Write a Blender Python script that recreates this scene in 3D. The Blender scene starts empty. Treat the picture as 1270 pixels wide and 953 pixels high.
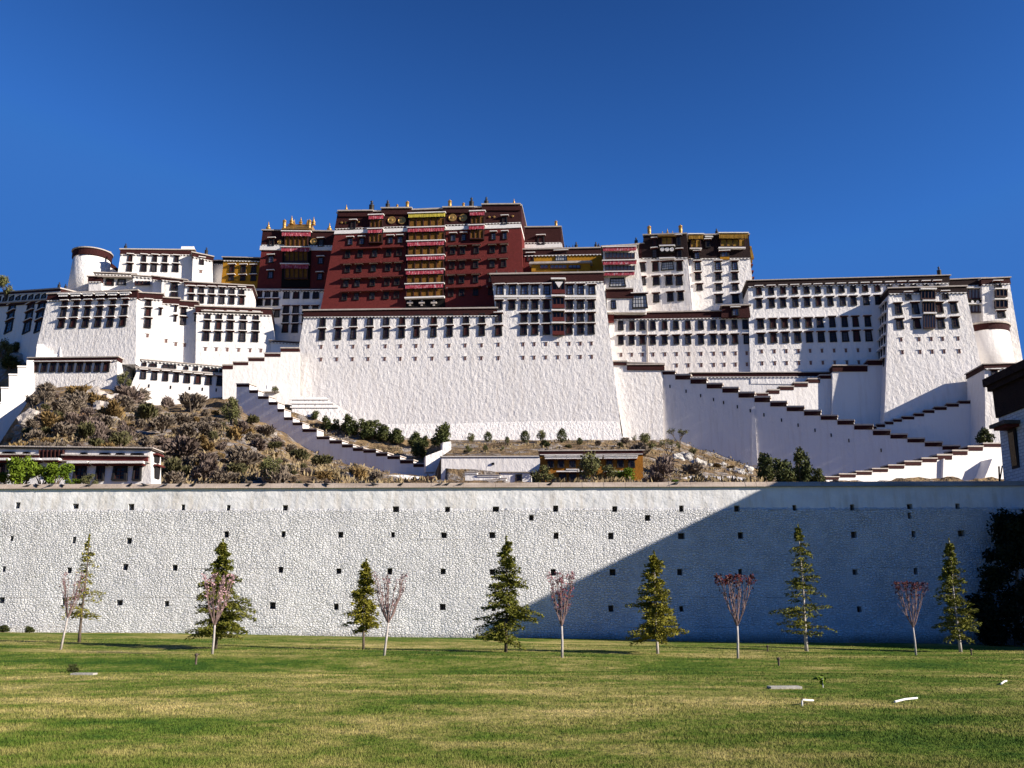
import bpy, math, random
import numpy as np
from mathutils import Vector, Matrix
from mathutils.bvhtree import BVHTree

R = math.radians
scene = bpy.context.scene
COL = scene.collection

# ------------------------------------------------------------------ camera
EYE = Vector((0.0, 0.0, 1.6))
FPX = 1170.0                       # focal length in photo pixels (photo is 1270 wide)
TILT = math.atan((755 - 476.5) / FPX)
cam_d = bpy.data.cameras.new('camera')
cam = bpy.data.objects.new('camera', cam_d)
COL.objects.link(cam)
cam.location = EYE
cam.rotation_euler = (R(90) + TILT, 0, 0)
cam_d.sensor_width = 36
cam_d.lens = 36 * FPX / 1270
cam_d.clip_start = 0.1
cam_d.clip_end = 12000
scene.camera = cam

# ------------------------------------------------------------------ light
SUN_AZ = 22.0     # degrees in front of the +X axis
SUN_EL = 24.0
sd = Vector((math.cos(R(SUN_AZ)) * math.cos(R(SUN_EL)), -math.sin(R(SUN_AZ)) * math.cos(R(SUN_EL)), math.sin(R(SUN_EL))))
world = bpy.data.worlds.new('World')
scene.world = world
world.use_nodes = True
nt = world.node_tree
bg = nt.nodes['Background']
sky = nt.nodes.new('ShaderNodeTexSky')
sky.sky_type = 'NISHITA'
sky.sun_disc = False
sky.sun_elevation = R(SUN_EL)
sky.sun_rotation = math.atan2(sd.x, sd.y)
sky.altitude = 3650
sky.air_density = 1.0
sky.dust_density = 0.0
sky.ozone_density = 4.0
# thin high-altitude air: deepen the sky's contrast and level off its bright band near the horizon
gm = nt.nodes.new('ShaderNodeGamma'); gm.inputs[1].default_value = 3.3
tn = nt.nodes.new('ShaderNodeMix'); tn.data_type = 'RGBA'; tn.blend_type = 'MULTIPLY'; tn.inputs['Factor'].default_value = 1; tn.inputs['B'].default_value = (4.4, 2.0, 0.56, 1)
cp = nt.nodes.new('ShaderNodeMix'); cp.data_type = 'RGBA'; cp.blend_type = 'DARKEN'; cp.inputs['Factor'].default_value = 1; cp.inputs['B'].default_value = (0.45, 1.85, 6.0, 1)
nt.links.new(sky.outputs[0], gm.inputs[0]); nt.links.new(gm.outputs[0], tn.inputs['A']); 
sc_ = nt.nodes.new('ShaderNodeMix'); sc_.data_type = 'RGBA'; sc_.blend_type = 'MULTIPLY'; sc_.inputs['Factor'].default_value = 1; sc_.inputs['B'].default_value = (1 / .68, 1 / 2.9, 1 / 9.5, 1)
ad_ = nt.nodes.new('ShaderNodeMix'); ad_.data_type = 'RGBA'; ad_.blend_type = 'ADD'; ad_.inputs['Factor'].default_value = 1; ad_.inputs['B'].default_value = (1, 1, 1, 1)
dv_ = nt.nodes.new('ShaderNodeMix'); dv_.data_type = 'RGBA'; dv_.blend_type = 'DIVIDE'; dv_.inputs['Factor'].default_value = 1
nt.links.new(tn.outputs['Result'], sc_.inputs['A']); nt.links.new(sc_.outputs['Result'], ad_.inputs['A']); nt.links.new(tn.outputs['Result'], dv_.inputs['A']); nt.links.new(ad_.outputs['Result'], dv_.inputs['B'])
nt.links.new(dv_.outputs['Result'], cp.inputs['A'])
nt.links.new(cp.outputs['Result'], bg.inputs[0])
bg.inputs[1].default_value = 0.05
sun_d = bpy.data.lights.new('sun', 'SUN')
sun_d.energy = 5.0
sun_d.angle = R(0.5)
sun_d.color = (1.0, 0.91, 0.79)
sun = bpy.data.objects.new('sun', sun_d)
COL.objects.link(sun)
sun.location = (60, -40, 80)
sun.rotation_euler = (-sd).to_track_quat('-Z', 'Y').to_euler()
scene.view_settings.view_transform = 'Standard'
scene.view_settings.look = 'None'
scene.view_settings.exposure = 0.88
scene.view_settings.gamma = 1.0
scene.cycles.max_bounces = 5
scene.cycles.diffuse_bounces = 2
scene.cycles.glossy_bounces = 2
scene.cycles.transparent_max_bounces = 4

# ------------------------------------------------------------------ helpers
FWD = Vector((0, math.cos(TILT), math.sin(TILT)))
UP = Vector((0, -math.sin(TILT), math.cos(TILT)))
RIGHT = Vector((1, 0, 0))
def ray(px, py):
    return RIGHT * ((px - 635) / FPX) + UP * ((476.5 - py) / FPX) + FWD
def at(px, py, Y):
    d = ray(px, py)
    return EYE + d * (Y / d.y)

class Face:
    """A wall plane: yaw > 0 turns its right end towards the lawn, lean tips it back."""
    def __init__(s, P, yaw=6.0, lean=4.0):
        s.P = P
        y, l = R(yaw), R(lean)
        s.nh = Vector((-math.sin(y), -math.cos(y), 0))
        s.u = Vector((math.cos(y), -math.sin(y), 0))
        s.n = s.nh * math.cos(l) + Vector((0, 0, math.sin(l)))
        s.v = Vector((0, 0, math.cos(l))) - s.nh * math.sin(l)
        s.rot = Matrix((s.u, s.v, s.n)).transposed().to_4x4()
    def at(s, px, py):
        d = ray(px, py)
        t = (s.P - EYE).dot(s.n) / d.dot(s.n)
        return EYE + d * t
def face(px, py, d, yaw=6.0, lean=4.0, gy=6.0):
    """plane through pixel (px,py) where it meets the vertical plane Y = d - X tan(gy)"""
    r = ray(px, py)
    t = d / (r.y + r.x * math.tan(R(gy)))
    return Face(EYE + r * t, yaw, lean)

class MB:
    def __init__(s): s.v = []; s.f = []; s.m = []
    def add(s, vs, fs, mi=0):
        o = len(s.v); s.v.extend([tuple(p) for p in vs])
        for f in fs: s.f.append([i + o for i in f]); s.m.append(mi)
        return s
    def prism(s, front, back, mi=0):
        n = len(front)
        fs = [list(range(n)), list(range(2 * n - 1, n - 1, -1))]
        for i in range(n):
            j = (i + 1) % n
            fs.append([j, i, n + i, n + j])
        return s.add(list(front) + list(back), fs, mi)
    def box(s, x0, x1, y0, y1, z0, z1, mi=0):
        f = [Vector((x0, y0, z0)), Vector((x1, y0, z0)), Vector((x1, y0, z1)), Vector((x0, y0, z1))]
        b = [Vector((p.x, y1, p.z)) for p in f]
        return s.prism(f, b, mi)
    def tube(s, pts, rad, n=6, mi=0, cap=True):
        pts = [Vector(p) for p in pts]
        o = len(s.v)
        for i, p in enumerate(pts):
            d = (pts[min(i + 1, len(pts) - 1)] - pts[max(i - 1, 0)])
            d = d.normalized() if d.length > 1e-9 else Vector((0, 0, 1))
            a = d.cross(Vector((0.31, 0.87, 0.2)))
            if a.length < 1e-4: a = d.cross(Vector((1, 0, 0)))
            a.normalize(); b = d.cross(a)
            for k in range(n):
                t = 2 * math.pi * k / n
                s.v.append(tuple(p + (a * math.cos(t) + b * math.sin(t)) * rad[i]))
        for i in range(len(pts) - 1):
            for k in range(n):
                k2 = (k + 1) % n
                s.f.append([o + i * n + k, o + i * n + k2, o + (i + 1) * n + k2, o + (i + 1) * n + k]); s.m.append(mi)
        if cap:
            s.f.append([o + (len(pts) - 1) * n + k for k in range(n)]); s.m.append(mi)
            s.f.append([o + k for k in range(n)][::-1]); s.m.append(mi)
        return s
    def lathe(s, prof, c=(0, 0, 0), n=12, mi=0):
        c = Vector(c); o = len(s.v)
        for r, z in prof:
            for k in range(n):
                t = 2 * math.pi * k / n
                s.v.append((c.x + r * math.cos(t), c.y + r * math.sin(t), c.z + z))
        for i in range(len(prof) - 1):
            for k in range(n):
                k2 = (k + 1) % n
                s.f.append([o + i * n + k, o + i * n + k2, o + (i + 1) * n + k2, o + (i + 1) * n + k]); s.m.append(mi)
        s.f.append([o + (len(prof) - 1) * n + k for k in range(n)]); s.m.append(mi)
        s.f.append([o + k for k in range(n)][::-1]); s.m.append(mi)
        return s
    def mesh(s, name, mats, smooth=False, origin=None):
        me = bpy.data.meshes.new(name)
        vs = s.v
        if origin is not None:
            ox, oy, oz = origin
            vs = [(a - ox, b - oy, c - oz) for a, b, c in vs]
        me.from_pydata(vs, [], s.f)
        for m in (mats if isinstance(mats, (list, tuple)) else [mats]): me.materials.append(m)
        me.polygons.foreach_set('material_index', s.m)
        if smooth: me.polygons.foreach_set('use_smooth', [True] * len(me.polygons))
        me.update()
        return me
    def obj(s, name, mats, root=None, smooth=False, parent=None):
        """world-space shape linked as one object under root (an Empty without rotation)"""
        me = s.mesh(name, mats, smooth, root.location if root is not None else None)
        return link(name, me, parent or root)

def link(name, data, parent=None):
    o = bpy.data.objects.new(name, data)
    COL.objects.link(o)
    if parent is not None: o.parent = parent
    return o
def tag(o, label=None, cat=None, group=None, kind=None):
    if label: o['label'] = label
    if cat: o['category'] = cat
    if group: o['group'] = group
    if kind: o['kind'] = kind
    return o
def thing(name, label, cat, loc, group=None):
    o = link(name, None)
    o.empty_display_size = 0.5
    o.location = loc
    return tag(o, label, cat, group)
def local_mesh(name, vs, fs, mats, mis=None, smooth=False):
    me = bpy.data.meshes.new(name)
    vs = np.asarray(vs, dtype=np.float32); fs = np.asarray(fs, dtype=np.int32)
    k = fs.shape[1]
    me.vertices.add(len(vs)); me.vertices.foreach_set('co', vs.ravel())
    me.loops.add(fs.size); me.loops.foreach_set('vertex_index', fs.ravel())
    me.polygons.add(len(fs))
    me.polygons.foreach_set('loop_start', np.arange(0, fs.size, k, dtype=np.int32))
    for m in mats: me.materials.append(m)
    if mis is not None: me.polygons.foreach_set('material_index', np.asarray(mis, dtype=np.int32))
    me.update(calc_edges=True)
    return me

# ------------------------------------------------------------------ materials
def mat(name, base, rough=0.85, spec=0.2, metal=0.0):
    m = bpy.data.materials.new(name); m.use_nodes = True
    p = m.node_tree.nodes['Principled BSDF']
    p.inputs['Base Color'].default_value = (*base, 1)
    p.inputs['Roughness'].default_value = rough
    p.inputs['Specular IOR Level'].default_value = spec
    p.inputs['Metallic'].default_value = metal
    return m
class NT:
    def __init__(s, m): s.m = m; s.t = m.node_tree; s.p = s.t.nodes['Principled BSDF']
    def n(s, k, **kw):
        x = s.t.nodes.new(k)
        for a, b in kw.items(): setattr(x, a, b)
        return x
    def l(s, a, b): s.t.links.new(a, b)
    def coord(s, scale=(1, 1, 1), out='Object'):
        tc = s.n('ShaderNodeTexCoord'); mp = s.n('ShaderNodeMapping'); mp.inputs['Scale'].default_value = scale
        s.l(tc.outputs[out], mp.inputs[0]); return mp.outputs[0]
    def noise(s, vec, scale, detail=5, rough=0.55):
        x = s.n('ShaderNodeTexNoise'); x.inputs['Scale'].default_value = scale; x.inputs['Detail'].default_value = detail; x.inputs['Roughness'].default_value = rough
        s.l(vec, x.inputs['Vector']); return x.outputs['Fac']
    def ramp(s, fac, stops):
        x = s.n('ShaderNodeValToRGB'); e = x.color_ramp.elements
        while len(e) < len(stops): e.new(0.5)
        for i, (p, c) in enumerate(stops):
            e[i].position = p; e[i].color = (*c, 1) if len(c) == 3 else c
        s.l(fac, x.inputs[0]); return x.outputs[0]
    def mix(s, fac, a, b, mode='MIX'):
        x = s.n('ShaderNodeMix', data_type='RGBA', blend_type=mode)
        for sock, val in ((x.inputs['Factor'], fac), (x.inputs['A'], a), (x.inputs['B'], b)):
            if isinstance(val, (tuple, list)): sock.default_value = (*val, 1)
            elif isinstance(val, (int, float)): sock.default_value = val
            else: s.l(val, sock)
        return x.outputs['Result']
    def math(s, op, a, b=0.0):
        x = s.n('ShaderNodeMath', operation=op)
        for i, val in enumerate((a, b)):
            if isinstance(val, (int, float)): x.inputs[i].default_value = val
            else: s.l(val, x.inputs[i])
        return x.outputs[0]
    def bump(s, h, dist, strength=1.0):
        x = s.n('ShaderNodeBump'); x.inputs['Distance'].default_value = dist; x.inputs['Strength'].default_value = strength
        s.l(h, x.inputs['Height']); s.l(x.outputs[0], s.p.inputs['Normal']); return x
    def color(s, c): s.l(c, s.p.inputs['Base Color'])

def whitewash(name, tint=(0.80, 0.765, 0.735), lump=0.24, scale=1.0, dirt=0.5, drip=1.0):
    m = mat(name, tint, 0.9, 0.15); k = NT(m)
    c = k.coord((1, 1, 0.6))
    big = k.noise(c, 0.05 * scale, 4)
    med = k.noise(c, 0.8 * scale, 6, 0.68)
    fine = k.noise(c, 3.0 * scale, 4, 0.65)
    vo = k.n('ShaderNodeTexVoronoi'); vo.inputs['Scale'].default_value = 1.1 * scale; k.l(c, vo.inputs['Vector'])
    streak = k.noise(k.coord((1, 1, 0.09)), 0.9 * scale, 4, 0.6)
    col = k.ramp(big, [(0.3, tuple(t * 0.95 for t in tint)), (0.7, tint)])
    d = k.ramp(streak, [(0.50, (1, 1, 1)), (0.74, (0.78, 0.73, 0.68))])
    col = k.mix(dirt, col, d, 'MULTIPLY')
    k.color(col)
    h = k.math('ADD', k.math('MULTIPLY', med, 1.0), k.math('MULTIPLY', fine, 0.5))
    h = k.math('ADD', h, k.math('MULTIPLY', vo.outputs['Distance'], 0.35))
    k.bump(h, lump)
    return m
def rough_paint(name, base, bump=0.05, scale=1.5, var=0.25, rough=0.85):
    m = mat(name, base, rough, 0.2); k = NT(m)
    c = k.coord()
    n1 = k.noise(c, scale, 5); n2 = k.noise(c, scale * 6, 4)
    k.color(k.ramp(n1, [(0.3, tuple(b * (1 - var) for b in base)), (0.7, tuple(min(1, b * (1 + var)) for b in base))]))
    k.bump(n2, bump); return m

M = {}
M['white'] = whitewash('whitewash_wall')
M['white_warm'] = whitewash('whitewash_warm', tint=(0.80, 0.75, 0.71), lump=0.2, dirt=0.7, scale=0.9)
M['white_pale'] = whitewash('whitewash_fresh', tint=(0.82, 0.79, 0.765), lump=0.2, dirt=0.3, scale=1.2)
M['white_soft'] = whitewash('whitewash_smooth', lump=0.12, dirt=0.4)
M['white_rough'] = whitewash('whitewash_rough', lump=0.35, scale=1.3)
M['red'] = rough_paint('red_ochre_wall', (0.125, 0.019, 0.017), 0.2, 1.2, 0.12)
M['maroon'] = rough_paint('maroon_brushwood_frieze', (0.036, 0.008, 0.008), 0.12, 2.5, 0.25)
M['maroon_dark'] = rough_paint('blackened_brushwood_frieze', (0.017, 0.007, 0.007), 0.12, 2.5, 0.3)
M['black_paint'] = mat('black_window_surround', (0.012, 0.011, 0.012), 0.7, 0.25)
M['coping'] = rough_paint('pale_slate_coping', (0.42, 0.37, 0.33), 0.06, 1.2, 0.15)
M['lintel_red'] = rough_paint('dark_red_lintel', (0.10, 0.02, 0.018), 0.03, 2.0, 0.2)
M['ledge'] = rough_paint('whitewashed_ledge', (0.74, 0.71, 0.68), 0.05, 2.0, 0.1)
M['pane'] = mat('dark_window_glass', (0.014, 0.013, 0.014), 0.2, 0.25)
M['pane_sky_tint'] = mat('sky_reflection_tinted_panes', (0.10, 0.13, 0.20), 0.15, 0.6)  # blue put into the pane colour for the sky reflected in the glass
M['pane_grey'] = mat('grey_curtained_glass', (0.16, 0.16, 0.17), 0.3, 0.4)
M['pane_white'] = mat('white_curtained_glass', (0.42, 0.42, 0.42), 0.3, 0.4)
M['pane_dim'] = mat('dim_curtained_glass', (0.06, 0.06, 0.065), 0.3, 0.3)
M['pane_wood'] = mat('dark_red_shutter', (0.055, 0.014, 0.012), 0.6, 0.2)
M['mullion'] = mat('dark_wood_mullion', (0.04, 0.012, 0.010), 0.6, 0.3)
M['mullion_pale'] = mat('pale_wood_mullion', (0.35, 0.30, 0.27), 0.6, 0.3)
M['vent'] = rough_paint('red_brown_vent', (0.22, 0.13, 0.11), 0.03, 3, 0.2)
M['yellow'] = rough_paint('ochre_yellow_wall', (0.36, 0.17, 0.012), 0.08, 1.0, 0.12)
M['orange'] = rough_paint('ochre_orange_wall', (0.26, 0.105, 0.012), 0.08, 1.0, 0.15)
M['curtain'] = rough_paint('golden_curtain', (0.15, 0.066, 0.010), 0.15, 1.2, 0.4)
M['gold_cloth'] = rough_paint('gold_valance', (0.30, 0.17, 0.03), 0.1, 1.0, 0.3)
M['lemon'] = rough_paint('lemon_valance', (0.46, 0.38, 0.06), 0.08, 1.0, 0.2)
M['gold'] = mat('gilded_metal', (0.42, 0.25, 0.075), 0.45, 0.4, 0.5)
M['dark_metal'] = mat('dark_bronze', (0.03, 0.028, 0.028), 0.5, 0.4, 0.4)
m = mat('pink_valance', (0.5, 0.07, 0.10), 0.9); k = NT(m)
k.color(k.ramp(k.noise(k.coord((1, 1, 0.4)), 1.9, 3, 0.7), [(0.42, (0.30, 0.03, 0.05)), (0.56, (0.42, 0.10, 0.13)), (0.66, (0.55, 0.38, 0.40))]))
M['pink'] = m
M['dark'] = mat('dark_interior', (0.008, 0.007, 0.007), 0.9, 0.1)
M['stone_and_hole_shade'] = rough_paint('dark_stone_and_hole_shade', (0.10, 0.085, 0.075), 0.1, 1.5, 0.4)

# ------------------------------------------------------------------ building kit
def lerp(a, b, t): return a + (b - a) * t
def slab_pts(fc, quad, off=0.0, grow=0.0):
    ps = [fc.at(*q) + fc.nh * off for q in quad]
    if grow:
        ps[0] = ps[0] - fc.u * grow; ps[3] = ps[3] - fc.u * grow
        ps[1] = ps[1] + fc.u * grow; ps[2] = ps[2] + fc.u * grow
    return ps
def slab(name, mt, root, fc, quad, depth, off=0.0, grow=0.0, parent=None, zup=0.0):
    """quad: TL TR BR BL pixels on the face plane"""
    f = slab_pts(fc, quad, off, grow)
    if zup: f = [p + Vector((0, 0, zup)) for p in f]
    b = [p - fc.nh * (depth + off + (grow if depth > 3 else 0)) for p in f]
    return MB().prism([f[3], f[2], f[1], f[0]], [b[3], b[2], b[1], b[0]]).obj(name, mt, root, parent=parent)
def edge_x(T, B, y):
    t = (y - T[1]) / (B[1] - T[1]); return T[0] + (B[0] - T[0]) * t
def building(name, label, fc, TL, TR, BR, BL, depth, fr=(8, 8), wall='white', cop=1.2, frieze='maroon', cat='building', root=None, fgrow=0.22, cgrow=0.55, dentils=True):
    """battered block with a brushwood frieze and a slate coping along its top"""
    if root is None:
        root = thing(name, label, cat, (fc.at(*BL) + fc.at(*BR)) / 2)
    root_fc = fc
    w = slab('wall', M[wall], root, fc, [(TL[0], TL[1] + cop * 0.5), (TR[0], TR[1] + cop * 0.5), BR, BL], depth)
    if fr:
        a, b = TL[1] + fr[0], TR[1] + fr[1]
        q = [(edge_x(TL, BL, TL[1] + cop), TL[1] + cop), (edge_x(TR, BR, TR[1] + cop), TR[1] + cop), (edge_x(TR, BR, b), b), (edge_x(TL, BL, a), a)]
        z = slab('frieze', M[frieze], root, fc, q, depth, fgrow, fgrow)
        # a row of pale beam ends under the frieze
        L, Rr = fc.at(*q[3]), fc.at(*q[2])
        n = max(3, int((Rr - L).length / 1.0)); mb = MB(); prof = []
        if not dentils: prof += [L + fc.v * 0.1]; n = 0
        for i in range(n):
            for t, dz in ((0.0, 0.10), (0.28, 0.10), (0.30, -0.12), (0.70, -0.12), (0.72, 0.10)):
                prof.append(L.lerp(Rr, (i + t) / n) + fc.v * dz)
        prof += [Rr + fc.v * 0.10, Rr + fc.v * 0.20, L + fc.v * 0.20]
        mb.prism([p + fc.nh * (fgrow + 0.16) for p in prof], [p + fc.nh * (fgrow - 0.03) for p in prof])
        mb.obj('beam_ends', M['ledge'], root, parent=z)
    q = [TL, TR, (edge_x(TR, BR, TR[1] + cop), TR[1] + cop), (edge_x(TL, BL, TL[1] + cop), TL[1] + cop)]
    slab('coping', M['coping'], root, fc, q, depth, cgrow, cgrow)
    return root

wcache = {}
def window_meshes(kind, w, h):
    key = (kind, round(w * 5) / 5, round(h * 5) / 5)
    if key in wcache: return wcache[key]
    w, h = key[1], key[2]
    tw, bw = w * 0.46, w * 0.54
    jw = 0.17 * w if kind != 'big' else 0.07 * w
    T = 0.30
    mb = MB()
    def quad(x0b, x1b, x0t, x1t, y0, y1, z0, z1, mi=0):
        f = [Vector((x0b, y0, z1)), Vector((x1b, y0, z1)), Vector((x1t, y1, z1)), Vector((x0t, y1, z1))]
        b = [Vector((p.x, p.y, z0)) for p in f]
        mb.prism(f, b, mi)
    quad(-bw, -bw + jw, -tw, -tw + jw, 0, h, -0.05, T)
    quad(bw - jw, bw, tw - jw, tw, 0, h, -0.05, T)
    quad(-bw + jw, bw - jw, -bw + jw, bw - jw, 0, 0.10 * h, -0.05, T - 0.004)
    quad(-tw + jw, tw - jw, -tw + jw, tw - jw, 0.90 * h, h, -0.05, T - 0.004)
    fm = mb.mesh('window', [M['black_paint']])
    mb = MB()
    x = bw - jw - 0.01
    mb.box(-x, x, 0.09 * h, 0.91 * h, 0.02, 0.07, 0)
    nx, ny = {'big': (5, 3), 'grid': (3, 4)}.get(kind, (2, 3))
    b = 0.045 if kind != 'big' else 0.05
    for i in range(nx + 1):
        xx = lerp(-x + b, x - b, i / nx); mb.box(xx - b, xx + b, 0.095 * h, 0.905 * h, 0.071, 0.13, 1)
    for j in range(ny + 1):
        yy = lerp(0.11 * h, 0.89 * h, j / ny); mb.box(-x, x, yy - b, yy + b, 0.0712, 0.125, 1)
    pm = {'blue': 'pane_sky_tint', 'grey': 'pane_grey', 'big': 'pane_white', 'grey_dim': 'pane_dim', 'wood': 'pane_wood'}.get(kind, 'pane')
    gm = mb.mesh('pane', [M[pm], M['mullion'] if kind not in ('big',) else M['black_paint']])
    mb = MB()
    cw = w * 0.5 + 0.42
    mb.box(-cw + 0.12, cw - 0.12, h + 0.02, h + 0.15, -0.05, 0.65, 0)
    mb.box(-cw, cw, h + 0.151, h + 0.36, -0.05, 0.92, 1)
    cm = mb.mesh('canopy', [M['lintel_red'], M['ledge']])
    wcache[key] = (fm, gm, cm)
    return wcache[key]
def window(root, fc, cx, y0, y1, w, kind='std', canopy=True, off=0.0):
    if kind == 'std': kind = ('std', 'std', 'grey_dim', 'std', 'wood')[int(cx * 7.3 + y0 * 3.1) % 5]
    P = fc.at(cx, y1); T = fc.at(cx, y0)
    h = (T - P).length; W = (fc.at(cx + w / 2, y1) - fc.at(cx - w / 2, y1)).length
    fm, gm, cm = window_meshes(kind, W, h)
    o = link('window', fm, root)
    o.matrix_local = Matrix.Translation(P + fc.n * off - root.location) @ fc.rot
    link('pane', gm, o)
    if canopy: link('canopy', cm, o)
    return o
def row(root, fc, xs, yl, yr, w, kind='std', canopy=True):
    """xs centres; yl/yr = (top,bottom) at the first / last x"""
    x0, x1 = xs[0], xs[-1]
    for x in xs:
        t = (x - x0) / (x1 - x0) if x1 != x0 else 0
        window(root, fc, x, lerp(yl[0], yr[0], t), lerp(yl[1], yr[1], t), w, kind, canopy)
vcache = {}
def vents(root, fc, xs, yl, yr, w=2.8, h=4.6, ledge=True):
    x0, x1 = xs[0], xs[-1]
    for x in xs:
        t = (x - x0) / (x1 - x0) if x1 != x0 else 0
        P = fc.at(x, lerp(yl, yr, t) + h / 2)
        sc = (P - EYE).length / FPX
        key = (round(sc * 40), w, h)
        if key not in vcache:
            a, b = w * sc / 2, h * sc
            mb = MB()
            mb.box(-a * 0.9, -a * 0.45, 0, b, -0.05, 0.12, 0); mb.box(a * 0.45, a * 0.9, 0, b, -0.05, 0.12, 0)
            mb.box(-a * 0.44, a * 0.44, 0, b, -0.05, 0.03, 0)
            if ledge: mb.box(-a * 1.9, a * 1.9, b + 0.02, b + 0.16, -0.05, 0.22, 1)
            vcache[key] = mb.mesh('vent_window', [M['vent'] if ledge else M['dark'], M['ledge']])
        o = link('vent_window', vcache[key], root)
        o.matrix_local = Matrix.Translation(P - root.location) @ fc.rot
def valance(root, fc, x0, y0, x1, y1, mt='pink', out=0.9, yr=0.0, parent=None, name='valance'):
    """pleated cloth strip hung in front of a wall"""
    n = max(8, int((x1 - x0) * 1.6)); mb = MB()
    tl, tr, bl, br = fc.at(x0, y0), fc.at(x1, y0 + yr), fc.at(x0, y1), fc.at(x1, y1 + yr)
    rnd = random.Random(int(x0 * 7 + y0))
    top, bot = [], []
    for i in range(n + 1):
        t = i / n
        wv = (0.16 if i % 2 else -0.02) + rnd.uniform(-0.04, 0.04)
        top.append(tl.lerp(tr, t) + fc.nh * (out + wv * 0.4))
        bot.append(bl.lerp(br, t) + fc.nh * (out + wv + 0.1) + fc.v * rnd.uniform(-0.06, 0.10))
    o = len(mb.v)
    th = fc.nh * -0.06
    vs = top + bot + [p + th for p in top] + [p + th for p in bot]
    N = n + 1; fs = []
    for i in range(n):
        fs.append([i, N + i, N + i + 1, i + 1]); fs.append([2 * N + i + 1, 3 * N + i + 1, 3 * N + i, 2 * N + i])
        fs.append([i, i + 1, 2 * N + i + 1, 2 * N + i]); fs.append([N + i + 1, N + i, 3 * N + i, 3 * N + i + 1])
    mb.add(vs, fs, 0)
    v = mb.obj(name, M[mt], root, parent=parent)
    slab('valance_rail', M['ledge'], root, fc, [(x0, y0 - 1.1), (x1, y0 + yr - 1.1), (x1, y0 + yr), (x0, y0)], 0.0, out + 0.35, 0.2, parent=v)
    return v
def bay(root, fc, x0, y0, x1, y1, mt='curtain', out=0.5, posts=4, name='bay_screen'):
    """curtained or glazed screen between posts, standing proud of the wall"""
    s = slab(name, M[mt], root, fc, [(x0, y0), (x1, y0), (x1, y1), (x0, y1)], 0.3, out)
    mb = MB()
    for i in range(posts + 1):
        x = lerp(x0, x1, i / posts); w = 0.45
        q = slab_pts(fc, [(x - w, y0), (x + w, y0), (x + w, y1), (x - w, y1)], out + 0.25)
        mb.prism([q[3], q[2], q[1], q[0]], [p - fc.nh * 0.4 for p in (q[3], q[2], q[1], q[0])])
    q = slab_pts(fc, [(x0, y1 - 1.2), (x1, y1 - 1.2), (x1, y1), (x0, y1)], out + 0.22)
    mb.prism([q[3], q[2], q[1], q[0]], [p - fc.nh * 0.3 for p in (q[3], q[2], q[1], q[0])])
    mb.obj('bay_posts', M['mullion'], root, parent=s)
    return s
def finial(root, P, h, kind='gold'):
    """gilded spire or victory banner standing on the parapet"""
    if kind == 'gold':
        prof = [(0.30, 0), (0.30, .08), (.16, .12), (.22, .2), (.30, .3), (.22, .42), (.10, .5), (.16, .56), (.08, .66), (.05, .85), (0.01, 1.0)]
        k = h * 0.8
    elif kind == 'banner':
        prof = [(0.16, 0), (0.24, .05), (.24, .25), (.21, .27), (.25, .3), (.25, .55), (.21, .57), (.25, .6), (.25, .78), (.30, .8), (.12, .88), (.05, .93), (0.01, 1.0)]
        k = h * 0.62
    else:
        prof = [(0.10, 0), (0.22, .03), (.24, .1), (.24, .55), (.26, .58), (.08, .6), (.05, .68), (.15, .72), (.04, .8), (.16, .85), (.03, .9), (0.01, 1.0)]
        k = h * 0.75
    mb = MB().lathe([(r * k, z * h) for r, z in prof], P, 12)
    return mb.obj({'gold': 'gilded_spire', 'banner': 'gilded_banner', 'dark': 'dark_banner'}[kind], M['gold'] if kind != 'dark' else M['dark_metal'], root, True)
def finials(root, fc, lst, back=1.2):
    for x, y0, y1, kd in lst:
        P = fc.at(x, y1) - fc.nh * back; T = fc.at(x, y0) - fc.nh * back
        finial(root, P - Vector((0, 0, 0.15)), (T - P).length + 0.15, kd)
def medallion(root, fc, x, y, r, off=0.5):
    P = fc.at(x, y); R_ = r * (P - EYE).length / FPX
    mb = MB().lathe([(R_, 0), (R_, .12), (R_ * .8, .16), (R_ * .75, .1), (R_ * .35, .12), (R_ * .3, .22), (0.02, .26)], n=20)
    o = link('medallion', mb.mesh('medallion', M['gold']), root)
    o.matrix_local = Matrix.Translation(P + fc.n * off - root.location) @ fc.rot
def polywall(name, mt, root, fc, pts, depth, off=0.0, parent=None):
    f = [fc.at(*p) + fc.nh * off for p in pts]
    b = [p - fc.nh * (depth + off) for p in f]
    return MB().prism(f[::-1], b[::-1]).obj(name, mt, root, parent=parent)
def stepwall(label, fc, caps, bottom, thick=1.6, wall='white_soft', name='stair_wall', cap='maroon', wout=0.0):
    """parapet wall of a ramp: caps = (x0,x1,ytop,ybottom) steps, bottom = pixels right to left"""
    c = sum((fc.at(*b) for b in bottom), Vector()) / len(bottom)
    root = thing(name, label, 'stair wall', c)
    pts = []
    for x0, x1, y0, y1 in caps:
        pts += [(x0, (y0 + y1) / 2), (x1, (y0 + y1) / 2)]
    clean = [pts[0]]
    for p in pts[1:]:
        clean.append((max(p[0], clean[-1][0] + 0.02), p[1]))
    polywall('wall', M[wall], root, fc, clean + bottom, thick)
    for x0, x1, y0, y1 in caps:
        m_ = y0 + (y1 - y0) * 0.28
        s = slab('step_cap', M[cap], root, fc, [(x0, m_), (x1, m_), (x1, y1), (x0, y1)], thick, 0.14, 0.0)
        slab('coping', M['coping'], root, fc, [(x0, y0), (x1, y0), (x1, m_), (x0, m_)], thick, 0.26, 0.10, parent=s)
    return root
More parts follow.
